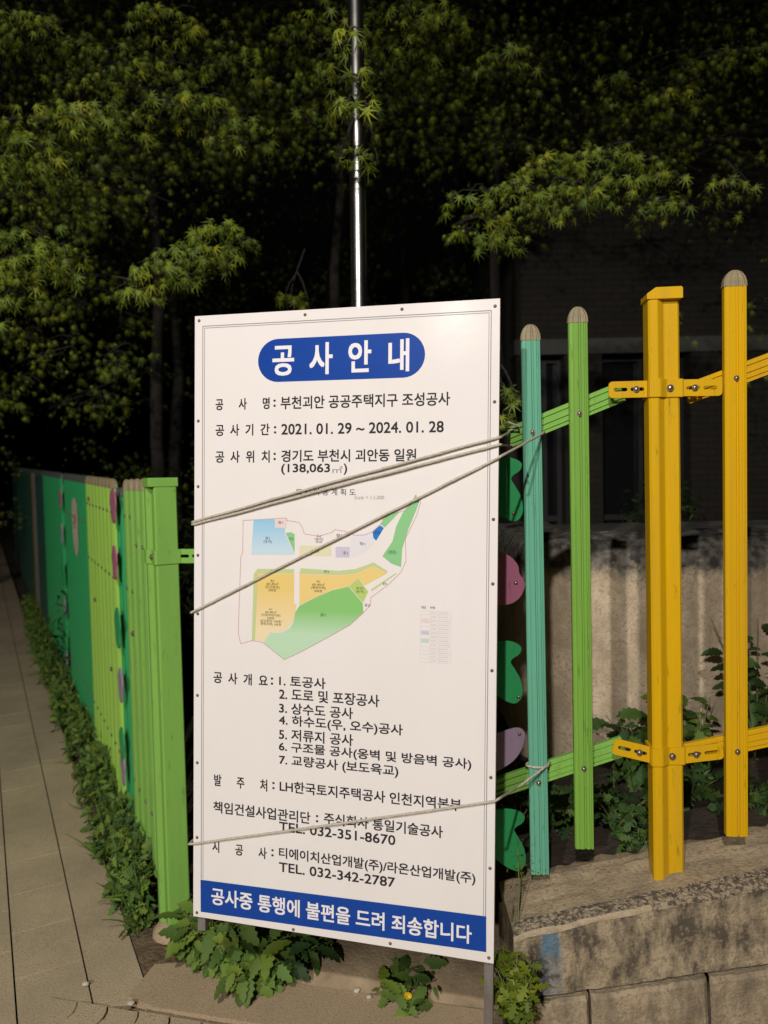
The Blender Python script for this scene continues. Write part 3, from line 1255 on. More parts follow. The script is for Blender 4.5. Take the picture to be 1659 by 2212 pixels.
def poly(name, pts, lift, m, parent=None):
    b = MB()
    b.add([bl(s, t, lift) for s, t in pts], tessellate_polygon([[Vector((s, t, 0)) for s, t in pts]]))
    o = b.build(name, m, parent or board)
    me = o.data
    for p in me.polygons:
        if p.normal.y > 0:
            p.flip()
    return o


def text(body, x0, x1, y0, y1, m, parent=None, bold=0.0, lift=.0007, name='lettering', shear=0.0):
    cu = bpy.data.curves.new('t', 'FONT')
    cu.body = body
    cu.shear = shear
    cu.resolution_u = 3
    cu.space_line = 1.0
    cu.align_x = 'CENTER' if '\n' in body else 'LEFT'
    t = bpy.data.objects.new('tmp', cu)
    COL.objects.link(t)
    bpy.context.view_layer.update()
    me = bpy.data.meshes.new_from_object(t.evaluated_get(bpy.context.evaluated_depsgraph_get()))
    bpy.data.objects.remove(t)
    n = len(me.vertices)
    co = np.empty(n * 3, np.float32)
    me.vertices.foreach_get('co', co)
    co = co.reshape(n, 3)
    lo, hi = co.min(0), co.max(0)
    s_ = x0 + (co[:, 0] - lo[0]) / (hi[0] - lo[0]) * (x1 - x0)
    t_ = y1 - (co[:, 1] - lo[1]) / (hi[1] - lo[1]) * (y1 - y0)
    if bold:
        k = bold
        nt_ = len(me.polygons)
        me.calc_loop_triangles()
        tri = np.empty(len(me.loop_triangles) * 3, np.int32)
        me.loop_triangles.foreach_get('vertices', tri)
        tri = tri.reshape(-1, 3)
        V, F = [], []
        for q, (dx, dy) in enumerate(((-k, -k), (k, -k), (k, k), (-k, k), (0, 0))):
            V.append(np.stack([(s_ + dx) / 1000 - .45, np.full(n, -lift - .00004 * q), .9 - (t_ + dy) / 1000 - BASE_Z], -1))
            F.append(tri + n * q)
        return mesh_np(name, np.vstack(V), np.vstack(F), m, parent or board)
    out = np.stack([s_ / 1000 - .45, np.full(n, -lift), .9 - t_ / 1000 - BASE_Z], -1).astype(np.float32)
    me.vertices.foreach_set('co', out.ravel())
    me.materials.clear()
    me.materials.append(m)
    me.name = name
    o = bpy.data.objects.new(name, me)
    return link(o, parent or board)


pill = poly('title_pill', arc(265, 141, 62, 90, 270, 16) + arc(635, 141, 62, -90, 90, 16), .0005, BLUE)
text('공  사  안  내', 250, 651, 97, 184, WHITE, pill, 1.9, .0012)
TB = .62
for (body, x0, x1, y0, y1) in [
    ('공      사      명', 69, 239, 247, 280), (':', 252, 258, 254, 274), ('부천괴안 공공주택지구 조성공사', 274, 767, 246, 282),
    ('공  사  기  간', 69, 239, 323, 356), (':', 254, 260, 331, 351), ('2021. 01. 29 ~ 2024. 01. 28', 277, 750, 325, 355),
    ('공  사  위  치', 69, 240, 401, 435), (':', 253, 259, 408, 428), ('경기도 부천시 괴안동 일원', 277, 674, 400, 434),
    ('(138,063', 277, 424, 440, 471), (')', 466, 475, 440, 471),
    ('공  사  개  요', 65, 237, 1056, 1089), (':', 248, 254, 1062, 1082),
    ('1. 토공사', 274, 415, 1053, 1084), ('2. 도로 및 포장공사', 274, 574, 1090, 1124), ('3. 상수도 공사', 274, 497, 1132, 1164),
    ('4. 하수도(우, 오수)공사', 274, 642, 1168, 1203), ('5. 저류지 공사', 274, 498, 1208, 1241),
    ('6. 구조물 공사(옹벽 및 방음벽 공사)', 274, 834, 1246, 1279), ('7. 교량공사 (보도육교)', 275, 630, 1284, 1319),
    ('발      주      처', 68, 237, 1363, 1397), (':', 254, 260, 1368, 1388), ('LH한국토지주택공사 인천지역본부', 277, 808, 1360, 1393),
    ('책임건설사업관리단', 66, 371, 1444, 1478), (':', 389, 395, 1450, 1470), ('주식회사 통일기술공사', 413, 757, 1440, 1473),
    ('TEL. 032-351-8670', 276, 623, 1482, 1509),
    ('시      공      사', 63, 236, 1564, 1597), (':', 252, 258, 1566, 1586), ('티에이치산업개발(주)/라온산업개발(주)', 276, 848, 1557, 1593),
    ('TEL. 032-342-2787', 276, 623, 1601, 1628)]:
    text(body, x0, x1, y0, y1, BLACK, None, TB)
text('㎡', 432, 462, 447, 466, GREYT, None, 0)
text('토 지 이 용 계 획 도', 322, 501, 511, 530, BLACK, None, 0)
text('Scale = 1:1,000', 497, 584, 530, 542, GREYT, None, 0, shear=.2)
band = poly('blue_band', [(24, 1686), (879, 1673), (880, 1771), (25, 1783)], .0009, BLUE)
text('공사중 통행에 불편을 드려 죄송합니다', 61, 839, 1704, 1754, WHITE, band, 1.0, .0016)

# site plan (printed colours of its own)


def pm(name, c):
    return mat(name, c, 0.3, spec=0.02)


mp_ = poly('site_plan', [(140, 560), (700, 515), (700, 1010), (140, 1010)], .0004, SHEET)


def grad(name, c1, c2, t0, t1):
    """printed two-tone fill of a map area (board-local vertical blend)"""
    m = bpy.data.materials.new(name)
    m.use_nodes = True
    N, L = m.node_tree.nodes, m.node_tree.links
    bs_ = N['Principled BSDF']
    bs_.inputs['Roughness'].default_value = 0.3
    bs_.inputs['Specular IOR Level'].default_value = 0.02
    tc = N.new('ShaderNodeTexCoord')
    sp = N.new('ShaderNodeSeparateXYZ')
    L.new(tc.outputs['Object'], sp.inputs[0])
    mr = N.new('ShaderNodeMapRange')
    mr.inputs[1].default_value = bl(0, t0).z
    mr.inputs[2].default_value = bl(0, t1).z
    L.new(sp.outputs[2], mr.inputs[0])
    mx = N.new('ShaderNodeMix')
    mx.data_type = 'RGBA'
    mx.inputs['A'].default_value = (*c1, 1)
    mx.inputs['B'].default_value = (*c2, 1)
    L.new(mr.outputs[0], mx.inputs['Factor'])
    L.new(mx.outputs['Result'], bs_.inputs['Base Color'])
    return m


PB = grad('plan_blue', (0.27, 0.53, 0.74), (0.52, 0.66, 0.76), 600, 690)
PG = grad('plan_green', (0.24, 0.52, 0.17), (0.47, 0.66, 0.46), 860, 930)
PY = grad('plan_yellow', (0.74, 0.55, 0.19), (0.78, 0.65, 0.42), 800, 930)
PY2 = pm('plan_yellow_flat', (0.75, 0.57, 0.22))
PG2 = pm('plan_mid_green', (0.25, 0.54, 0.25))
PO = pm('plan_olive', (0.50, 0.58, 0.28))
PL = pm('plan_lime', (0.44, 0.57, 0.17))
PT = pm('plan_tan', (0.68, 0.65, 0.44))
PV = pm('plan_violet', (0.55, 0.52, 0.64))
PP = pm('plan_pale', (0.70, 0.68, 0.72))
PN = pm('plan_navy', (0.03, 0.19, 0.52))
PK = pm('plan_pink', (0.74, 0.60, 0.60))
RL = pm('plan_red_line', (0.52, 0.22, 0.24))
for nm, pts, m in [
    ('plan_area', [(191, 603), (258, 600), (258, 625), (289, 625), (289, 642), (319, 698), (319, 702), (184, 705)], PB),
    ('plan_area', [(259.5, 600), (296, 600), (294, 624), (259.5, 624)], PK),
    ('plan_area', [(291, 639), (308, 637), (319, 642), (319, 696)], PG2),
    ('plan_area', [(334, 675), (430, 673), (430, 703), (334, 705)], PT),
    ('plan_area', [(443, 676), (485, 675), (484, 705), (443, 706)], PV),
    ('plan_area', [(486, 642), (549, 634), (553, 651), (558, 658), (542, 679), (517, 697), (487, 705)], PP),
    ('plan_area', [(551, 632), (573, 613), (584, 620), (562, 656), (554, 649)], PN),
    ('plan_area', [(595, 577), (628, 576), (586, 619), (575, 610)], PG2),
    ('plan_area', [(674, 530), (685, 544), (675, 571), (654, 622), (637, 677), (634, 728), (606, 719), (580, 699), (609, 657), (619, 616), (637, 578)], PG2),
    ('plan_area', [(192, 762), (203, 746), (317, 743), (318, 755), (205, 760), (197, 957), (187, 957)], PO),
    ('plan_area', [(205, 761), (318, 756), (318, 843), (326, 845), (324, 857), (318, 890), (301, 913), (279, 927), (246, 928), (224, 960), (198, 955)], PY),
    ('plan_area', [(334, 757), (453, 757), (503, 752), (553, 728), (594, 747), (529, 783), (511, 763), (481, 787), (435, 799), (387, 820), (335, 846)], PY2),
    ('plan_area', [(338, 740), (453, 744), (503, 737), (555, 717), (596, 741), (593, 746), (553, 727), (503, 751), (453, 756), (334, 756)], PO),
    ('plan_area', [(483, 787), (511, 764), (540, 800), (525, 832)], PL),
    ('plan_area', [(322, 868), (335, 848), (387, 821), (435, 800), (482, 788), (524, 833), (526, 859), (486, 897), (417, 938), (339, 982), (289, 1007), (224, 962),
                   (246, 930), (279, 929), (305, 915), (318, 893)], PG),
    ('plan_area', [(547, 794), (620, 744), (622, 747), (550, 799)], PO)]:
    poly(nm, pts, .0008, m, mp_)
ol = [(158, 605), (294, 596), (294, 603), (332, 608), (341, 620), (349, 641), (393, 647), (434, 634), (439, 627), (474, 632), (499, 642), (528, 641), (551, 631),
      (574, 610), (595, 577), (630, 575), (652, 568), (674, 527), (688, 547), (677, 584), (646, 649), (648, 711), (633, 743), (596, 780), (547, 817), (547, 837),
      (524, 863), (486, 897), (417, 938), (339, 982), (289, 1007), (224, 962), (210, 959), (187, 957), (152, 968), (144, 937), (151, 710), (157, 699)]
b = MB()
for i in range(len(ol)):
    p, q = Vector((*ol[i], 0)), Vector((*ol[(i + 1) % len(ol)], 0))
    d = q - p
    n_ = max(1, int(d.length / 6))
    u_ = d.normalized()
    v_ = Vector((-u_.y, u_.x, 0)) * .9
    for k in range(n_):
        a_, c_ = p + d * (k / n_), p + d * ((k + .72) / n_)
        b.add([bl(*(r.x, r.y), .0011) for r in (a_ - v_, c_ - v_, c_ + v_, a_ + v_)], [(0, 1, 2, 3)])
b.build('boundary_line', RL, mp_)
for (tx, x, y, hw, hh) in [('유1\n(유치)', 236, 661, 13, 10), ('철1', 275, 609, 7, 4), ('수3', 308, 656, 6, 5), ('도1\n(녹지)\n주차', 393, 655, 13, 12), ('공원1', 381, 690, 12, 5),
                           ('철2', 454, 644, 9, 5), ('주1', 472, 694, 7, 5), ('학1', 522, 666, 8, 5), ('주차', 566, 634, 9, 4), ('(경관)', 608, 688, 12, 6), ('완1', 255, 750, 8, 4),
                           ('완2', 416, 747, 8, 4), ('B2\n60~85㎡\n(민간분양)\n200호', 251, 793, 22, 17), ('A1\n60~85㎡\n(신혼희망타운)\n200호\n(공공분양-100호/\n행복주택) 100호', 247, 885, 34, 26),
                           ('A1\n60~85㎡\n(행복주택)\n500호', 392, 790, 22, 17), ('주차1\n(유지)', 516, 797, 12, 9), ('공1', 406, 871, 8, 5), ('완3', 588, 776, 6, 4), ('공2', 537, 838, 8, 4),
                           ('학교', 676, 545, 7, 5)]:
    text(tx, x - hw, x + hw, y - hh, y + hh, BLACK, mp_, 0, .0013)
# legend
lg = MB()
for k in range(14):
    strip(lg, 690, 775, 846 + k * 11, 846.8 + k * 11, .0006)
for xx in (690, 717, 740, 775):
    strip(lg, xx, xx + .8, 846, 990, .0006)
for k in range(13):
    for (xa, xb_) in ((720, 736), (743, 770)):
        q = xa
        while q < xb_ - 2:
            ww = random.uniform(2, 5)
            strip(lg, q, q + ww, 850 + k * 11 + random.uniform(-.6, .6), 853.5 + k * 11, .0006)
            q += ww + 1.5
PALEL = pm('pale_line', (0.60, 0.58, 0.57))
lgo = lg.build('legend', PALEL, board)
b = MB()
strip(b, 692, 714, 903, 912, .0007)
b.build('swatch', PV, lgo)
b = MB()
strip(b, 692, 714, 925, 934, .0007)
b.build('swatch', pm('plan_teal', (0.48, 0.64, 0.57)), lgo)
b = MB()
strip(b, 692, 714, 870, 879, .0007)
b.build('swatch', PK, lgo)
text('범  례', 692, 730, 834, 841, BLACK, lgo, 0, .0007)
for (s_, t_) in [(14, 14), (347, 14), (631, 14), (887, 20), (12, 311), (12, 506), (12, 711), (12, 886), (12, 1131), (12, 1334), (12, 1560), (12, 1788), (888, 276), (888, 592),
                 (888, 766), (888, 1001), (888, 1292), (888, 1540), (321, 1793), (611, 1789), (887, 1786)]:
    b = MB()
    c = bl(s_, t_, .0004)
    b.dome(c, Vector((0, -1, 0)), Vector((1, 0, 0)), Vector((0, 0, 1)), .0048, .0028, 10)
    b.build('screw', RUST, board)

# ------------------------------------------------------------------ cords that tie the board to the fences


def cord(pts, label, r=.0037, extra=None):
    P = []
    for i in range(len(pts) - 1):
        p, q = pts[i], pts[i + 1]
        n_ = max(2, int((q - p).length / .03))
        for k in range(n_):
            P.append(p.lerp(q, k / n_))
    P.append(pts[-1])
    P = [p + noise.noise_vector(p * 14) * .0016 for p in P]
    b = MB()
    b.tube(P, r, 7)
    # second strand gives the twisted look
    T = []
    for i, p in enumerate(P):
        t = (P[min(i + 1, len(P) - 1)] - P[max(i - 1, 0)]).normalized()
        a = t.cross(Vector((0, 0, 1))).normalized()
        c = t.cross(a)
        T.append(p + (a * math.cos(i * 1.7) + c * math.sin(i * 1.7)) * r * .45)
    b.tube(T, r * .72, 6)
    if extra:
        for e_ in extra:
            b.tube(e_, r, 7)
    return tag(b.build('cord', ROPE), label, 'cord', 'cords tying the sign to the fences')


def loop_round(c, e, n, rx, ry, a0=0, a1=360, tilt=0.0, k=20):
    return [c + e * (rx * math.cos(math.radians(a0 + (a1 - a0) * i / k))) + n * (ry * math.sin(math.radians(a0 + (a1 - a0) * i / k))) + UPV * (tilt * i / k) for i in range(k + 1)]


Y0 = .006
lpost = lp(0, 1.3) + B2 * .03
re1 = rp_(1100, 934, .012)
re2 = rp_(1098, 962, .012)
tail = [rp_(1122, 921, -.01), rp_(1108, 916, -.014), rp_(1096, 911, -.012)]
wrap = [rp_(1100, 930, .012), rp_(1118, 924, .0), rp_(1130, 940, .05), rp_(1118, 960, .03), rp_(1098, 962, .012)]
pb_ = bw(-6, 612, -.03)
cord([bw(60, 604, -.055), pb_, bw(-5, 612, .003), bw(6, 610, Y0), bw(440, 492, Y0 + .003), bw(893, 374, Y0), bw(905, 371, Y0 - .004), re1],
     'upper of two white cords meeting at the sign edge, tied to the rail', extra=[tail, wrap])
cord([bw(60, 626, -.055), bw(-6, 619, -.03), bw(-5, 619, .003), bw(6, 618, Y0), bw(400, 517, Y0 + .003), bw(893, 394, Y0), bw(905, 391, Y0 - .004), re2],
     'lower of two white cords meeting at the left edge of the sign, below the rail')
q3 = rp_(1172, 936, -.016)
cord([bw(60, 890, -.055), bw(-9, 884, -.03), bw(-7, 883, .004), bw(6, 877, Y0), bw(450, 652, Y0 + .003), bw(895, 430, Y0), bw(906, 424, Y0 + .004), q3, rp_(1176, 932, .02), rp_(1150, 925, .05)],
     'white cord slanting across the site plan up to the turquoise picket')
q4 = rp_(1184, 1652, -.016)
ln = loop_round(rp_(1161, 1652, -.0), ER, NR, .035, .022, 0, 360)
cord([bw(60, 1590, -.055), bw(-14, 1582, -.03), bw(-12, 1581, .004), bw(6, 1577, Y0), bw(450, 1466, Y0 + .003), bw(897, 1354, Y0), bw(908, 1346, Y0 + .004), rp_(1120, 1700, -.10), q4, rp_(1187, 1646, .01)],
     'lowest white cord, crossing the telephone numbers to the turquoise picket\'s foot', extra=[ln])

# ------------------------------------------------------------------ steel pole behind the sign
po = MB()
pbz = atY(793, 1900, 3.4)
ptop = atY(768, 0, 3.4)
dirp = (ptop - pbz).normalized()
p0 = Vector((pbz.x, pbz.y, -.05))
p1 = ptop + dirp * 2.4
po.tube([p0, p1], 0.036, 28)
pole = po.build('steel_pole', CHROME)
tag(pole, 'shiny stainless steel pole rising behind the sign into the leaves', 'pole')
po = MB()
po.tube([p1, p1 + dirp * .02], 0.04, 24)
po.build('cap', GALV, pole)
po = MB()
po.tube([p0 + Vector((0, 0, .04)), p0 + Vector((0, 0, .07))], 0.09, 24)
po.build('base_flange', GALV, pole)

# ------------------------------------------------------------------ leaves
_tips = [(0.00, 1.00), (0.62, 0.72), (0.92, 0.12), (0.60, -0.42)]
MAP_OUT = [(0.0, -0.12)]
MAP_OUT = []
_l = [(0.10, -0.14), (0.60, -0.30), (0.17, 0.0), (0.95, 0.28), (0.17, 0.17), (0.66, 0.86), (0.09, 0.32)]
MAP_OUT = _l + [(0.0, 1.22)] + [(-x, y) for x, y in _l[::-1]]
NM = len(MAP_OUT)
MAPV = np.array([(0, 0.02)] + MAP_OUT, float)
_rad = np.hypot(MAPV[:, 0], MAPV[:, 1])
MAP3 = np.column_stack([MAPV[:, 0] * .5, MAPV[:, 1] * .5, -0.26 * _rad ** 2])
MAPF = np.array([(0, 1 + i, 1 + (i + 1)) for i in range(NM - 1)])


def lance(wd=0.22, bend=0.25, n=4):
    V, F = [], []
    for i in range(n + 1):
        t = i / n
        ww = wd * math.sin(PI * (0.06 + 0.94 * t) ** .8) * .5
        if i == n:
            ww = 0.004
        z = -bend * t * t
        V += [(-ww, t, z + .04 * ww / wd), (0, t, z - .03), (ww, t, z + .04 * ww / wd)]
    for i in range(n):
        for j in range(2):
            a = i * 3 + j
            F += [(a, a + 1, a + 4), (a, a + 4, a + 3)]
    return np.array(V), np.array(F)


def lobed(wd=0.55):
    """mugwort-like lobed leaf, unit length"""
    side = [(0.03, 0.0), (0.06, 0.25), (0.30, 0.36), (0.10, 0.45), (0.34, 0.62), (0.13, 0.66), (0.20, 0.86)]
    side = [(x * wd / .55, y) for x, y in side]
    out = side + [(0, 1.05)] + [(-x, y) for x, y in side[::-1]]
    V = [(0, .42, -.05)] + [(x, y, -.12 * y * y - .15 * abs(x)) for x, y in out]
    F = [(0, 1 + i, 1 + (i + 1) % len(out)) for i in range(len(out))]
    return np.array(V), np.array(F)


def leaves(name, tv, tf, pos, nrm, tip, size, m, parent=None):
    pos, nrm, tip = (np.asarray(a, float) for a in (pos, nrm, tip))
    size = np.asarray(size, float)
    nrm /= np.linalg.norm(nrm, axis=1, keepdims=True)
    tip = tip - nrm * (tip * nrm).sum(1, keepdims=True)
    tip /= np.linalg.norm(tip, axis=1, keepdims=True) + 1e-9
    sx = np.cross(tip, nrm)
    T = tv[None] * size[:, None, None]
    V = pos[:, None] + T[..., 0:1] * sx[:, None] + T[..., 1:2] * tip[:, None] + T[..., 2:3] * nrm[:, None]
    F = tf[None] + (np.arange(len(pos)) * len(tv))[:, None, None]
    return mesh_np(name, V.reshape(-1, 3), F.reshape(-1, tf.shape[1]), m, parent)


def maple_tree(name, base, top, sprays, label, group, m, leaf=0.085, bark_r=0.09, twig=True):
    """trunk, limbs reaching each spray, crown of drooping star leaves"""
    root = empty(name, base, label, 'tree', group)
    inv_ = Matrix.Translation(-Vector(base))
    b = MB()
    H = 9
    tr = []
    for i in range(H + 1):
        t = i / H
        p = Vector(base).lerp(Vector(top), t)
        p += Vector((noise.noise(Vector((t * 3, base[0], 0))), noise.noise(Vector((t * 3, base[1], 7))), 0)) * .18 * math.sin(PI * t)
        tr.append(p)
    b.tube(tr, [bark_r * (1 - .72 * i / H) for i in range(H + 1)], 10)
    o = b.build('trunk', BARK, root)
    o.matrix_parent_inverse = inv_
    br = MB()
    P, Nn, T, S = [], [], [], []
    nodes = [(p.copy(), 0.02) for p in tr[3:]]
    order = sorted(sprays, key=lambda q: min((Vector(q[0]) - p).length for p in tr[3:]))
    for (c, rad, n, thick) in order:
        c = Vector(c)
        a, ra = min(nodes, key=lambda q: (q[0] - c).length + (.35 if q[0].z > c.z + .5 else 0))
        mid = a.lerp(c, .5) + Vector((random.uniform(-.1, .1), random.uniform(-.1, .1), .16 * (c - a).length))
        L_ = []
        for i in range(9):
            t = i / 8
            q = a * (1 - t) ** 2 + mid * 2 * t * (1 - t) + c * t * t
            L_.append(q + noise.noise_vector(q * 3) * .05 * math.sin(PI * t))
        r0 = min(ra, 0.006 + 0.006 * (c - a).length)
        br.tube(L_, [r0 * (1 - .7 * i / 8) for i in range(9)], 6)
        nodes.append((L_[5].copy(), r0 * .6))
        nodes.append((c.copy(), r0 * .4))
        if twig:
            for _ in range(5):
                an = random.uniform(0, 2 * PI)
                q = c + Vector((math.cos(an) * rad, math.sin(an) * rad, random.uniform(-.5, .1) * thick - .03))
                s_ = L_[random.choice((6, 7, 8))]
                br.tube([s_, s_.lerp(q, .5) + Vector((0, 0, .03)), q], [.006, .004, .002], 5)
        n = int(n * (1.5 if twig else 1.0))
        ang = rng.uniform(0, 2 * PI, n)
        rr_ = rad * np.sqrt(rng.uniform(0, 1, n))
        x = c.x + rr_ * np.cos(ang)
        y = c.y + rr_ * np.sin(ang)
        z = c.z + rng.normal(0, thick * .35, n) - (rr_ / rad) ** 2 * rad * .35
        P.append(np.column_stack([x, y, z]))
        od = np.column_stack([np.cos(ang), np.sin(ang), np.zeros(n)]) * (rr_ / rad)[:, None]
        nv = np.column_stack([rng.normal(-.15, .55, n), rng.normal(-.65, .5, n), rng.normal(.55, .5, n)]) + od * .25
        Nn.append(nv)
        T.append(np.column_stack([rng.normal(0, .45, n), rng.normal(-.25, .4, n), rng.normal(-.9, .3, n)]) + od * .5)
        S.append(leaf * rng.uniform(.35, 1.3, n))
    o = br.build('branches', BARK, root)
    o.matrix_parent_inverse = inv_
    o = leaves('crown', MAP3, MAPF, np.vstack(P), np.vstack(Nn), np.vstack(T), np.concatenate(S), m, root)
    o.matrix_parent_inverse = inv_
    return root


def spr(u, v, y, rad, n, thick=.10):
    return (atY(u, v, y), rad, n, thick)


R_ = random.uniform
# tree on the right: bright low bough
sp = [spr(u, v, y, r, n, th) for (u, v, y, r, n, th) in [
    (1015, 428, 4.3, .17, 26, .06), (1100, 415, 4.2, .20, 44, .06), (1180, 352, 4.3, .22, 54, .07), (1290, 335, 4.25, .26, 70, .07), (1370, 350, 4.3, .22, 54, .06),
    (1215, 405, 4.15, .22, 54, .06), (1140, 455, 4.1, .20, 44, .06), (1040, 475, 4.15, .16, 30, .06), (1085, 515, 4.1, .15, 28, .05), (1000, 505, 4.2, .12, 16, .05),
    (1420, 385, 4.35, .19, 32, .06), (1430, 440, 4.3, .17, 28, .05), (1330, 395, 4.2, .2, 36, .06), (1560, 395, 4.6, .16, 18, .05), (1600, 420, 4.7, .14, 10, .05),
    (1340, 170, 5.0, .18, 22, .06), (1460, 205, 4.9, .2, 30, .06), (1095, 118, 4.8, .22, 36, .05), (1560, 120, 5.2, .26, 26, .1), (1640, 110, 5.2, .2, 16, .1),
    (1270, 430, 4.15, .15, 22, .05)]]
for _ in range(95):
    sp.append(spr(R_(900, 1760), R_(-160, 330), R_(6.4, 9.4), R_(.26, .45), 34, .2))
for _ in range(60):
    sp.append(spr(R_(860, 1760), R_(-140, 330), R_(5.6, 7.6), R_(.34, .5), 30, .5))
for _ in range(10):
    sp.append(spr(R_(1350, 1700), R_(430, 800), R_(5.6, 7.0), R_(.14, .22), 8, .12))
maple_tree('maple_tree', (1.3, 7.4, .45), (1.0, 6.6, 6.2), sp, 'maple with a bright drooping bough above the green and yellow pickets', 'maple trees behind the fences', MAPLE, bark_r=.075)

# tree in the middle, behind the pole
sp = [spr(u, v, y, r, n, th) for (u, v, y, r, n, th) in [
    (835, 45, 4.4, .24, 50, .08), (900, 25, 4.4, .24, 50, .08), (950, 45, 4.5, .22, 40, .08), (870, 110, 4.6, .22, 34, .1), (700, 40, 4.6, .26, 46, .08), (640, 80, 4.7, .24, 36, .08),
    (660, 250, 5.0, .2, 20, .08), (760, 330, 5.2, .2, 14, .1), (850, 145, 4.9, .24, 30, .1), (690, 170, 4.9, .24, 30, .1), (1010, 160, 5.0, .22, 20, .08), (625, 640, 5.0, .13, 18, .06),
    (1098, 850, 3.3, .06, 10, .06), (1100, 905, 3.2, .06, 8, .05), (520, 270, 4.8, .22, 30, .06), (770, 250, 5.2, .28, 24, .15), (760, 120, 4.3, .2, 26, .08), (752, 70, 3.1, .09, 12, .05), (778, 165, 3.15, .09, 12, .05), (760, 225, 3.1, .10, 14, .05), (772, 335, 3.2, .09, 12, .05)]]
for _ in range(85):
    sp.append(spr(R_(520, 1050), R_(-170, 330), R_(6.4, 9.4), R_(.26, .45), 34, .2))
for _ in range(50):
    sp.append(spr(R_(480, 1050), R_(-140, 300), R_(5.6, 7.6), R_(.34, .5), 30, .5))
maple_tree('maple_tree', (-0.45, 8.2, .4), (-0.3, 7.2, 6.6), sp, 'maple behind the shiny steel pole, its dim crown at the top', 'maple trees behind the fences', MAPLE, bark_r=.085)

# tree on the left
sp = [spr(u, v, y, r, n, th) for (u, v, y, r, n, th) in [
    (30, 505, 3.9, .20, 60, .07), (75, 560, 3.9, .20, 60, .07), (10, 590, 3.9, .18, 44, .07), (110, 590, 4.0, .14, 30, .07), (45, 640, 4.0, .13, 26, .07), (130, 540, 4.0, .15, 26, .06),
    (5, 700, 4.1, .12, 16, .07), (470, 490, 4.0, .16, 44, .05), (410, 530, 4.0, .18, 56, .05), (350, 575, 4.0, .18, 50, .05), (295, 625, 4.0, .16, 30, .05), (450, 560, 4.0, .15, 32, .05),
    (520, 520, 4.1, .11, 18, .05), (490, 545, 4.1, .1, 14, .05), (385, 600, 4.0, .12, 18, .05), (430, 215, 4.3, .2, 44, .05), (350, 225, 4.3, .16, 26, .05), (480, 300, 4.5, .14, 16, .05),
    (100, 260, 4.2, .26, 60, .09), (170, 250, 4.3, .26, 56, .09), (40, 300, 4.2, .24, 56, .09), (230, 260, 4.4, .24, 44, .09), (20, 350, 4.2, .2, 40, .09), (90, 345, 4.3, .22, 40, .09),
    (30, 40, 4.4, .28, 60, .1), (110, 70, 4.5, .28, 56, .1), (360, 30, 4.5, .24, 44, .08), (400, 85, 4.6, .26, 40, .08), (330, 150, 4.6, .26, 44, .08), (250, 110, 4.7, .26, 36, .1),
    (200, 180, 4.6, .24, 36, .1), (500, 130, 4.7, .24, 34, .1), (200, 400, 4.8, .22, 26, .1), (130, 430, 4.8, .22, 30, .1), (60, 440, 4.6, .2, 26, .1)]]
for _ in range(100):
    sp.append(spr(R_(-120, 560), R_(-170, 380), R_(6.2, 9.2), R_(.26, .44), 34, .2))
for _ in range(60):
    sp.append(spr(R_(-100, 520), R_(-140, 420), R_(5.4, 7.4), R_(.34, .5), 30, .5))
for _ in range(46):
    sp.append(spr(R_(-60, 330), R_(380, 900), R_(5.6, 7.6), R_(.16, .28), 18, .16))
maple_tree('maple_tree', (-2.5, 8.4, .05), (-2.2, 7.2, 6.4), sp, 'maple on the left with boughs hanging over the lime and emerald fence', 'maple trees behind the fences', MAPLE, bark_r=.09)

# dim trees farther back, each one its own
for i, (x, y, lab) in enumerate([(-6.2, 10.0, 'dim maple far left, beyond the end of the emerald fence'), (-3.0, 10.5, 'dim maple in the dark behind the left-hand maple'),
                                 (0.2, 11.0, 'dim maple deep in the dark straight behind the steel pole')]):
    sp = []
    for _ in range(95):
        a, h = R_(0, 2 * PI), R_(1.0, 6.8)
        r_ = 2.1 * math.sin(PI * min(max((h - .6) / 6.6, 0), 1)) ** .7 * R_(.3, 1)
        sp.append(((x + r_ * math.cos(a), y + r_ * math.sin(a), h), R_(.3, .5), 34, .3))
    maple_tree('maple_tree', (x, y, .3), (x + .2, y, 5.6), sp, lab, 'dim maples farther back', MAPLE_SHADED, leaf=.1, bark_r=.12, twig=False)

# ------------------------------------------------------------------ low plants
LV, LF = lance(.30, .30)


def jagged():
    """broad toothed leaf, unit length, folded along the midrib"""
    side = [(.02, 0), (.05, .12), (.17, .16), (.13, .25), (.25, .33), (.19, .42), (.27, .52), (.19, .60), (.23, .70), (.13, .77), (.13, .88)]
    n_ = len(side)
    V = [(0, y, -.30 * y * y - .02) for x, y in side] + [(0, 1.0, -.33)]
    Fs = []
    for sg in (1, -1):
        o_ = len(V)
        V += [(sg * x, y + .02 * x, -.30 * y * y + .16 * x + (.015 if i % 2 else -.015)) for i, (x, y) in enumerate(side)]
        for i in range(n_ - 1):
            q = [(i, o_ + i, o_ + i + 1), (i, o_ + i + 1, i + 1)]
            Fs += q if sg > 0 else [t[::-1] for t in q]
        q = (n_ - 1, o_ + n_ - 1, n_)
        Fs.append(q if sg > 0 else q[::-1])
    return np.array(V), np.array(Fs)


BV, BF = jagged()
GV, GF = lance(.07, .5, 5)
OV, OF = lobed()


def scatter_leaves(name, m, P, up, size, tv, tf, parent=None, face=(-.3, -.7, .6), spread=.5):
    n = len(P)
    nv = np.array(face)[None] + rng.normal(0, spread, (n, 3))
    tp = np.array(up)[None] + rng.normal(0, .6, (n, 3))
    return leaves(name, tv, tf, P, nv, tp, size, m, parent)


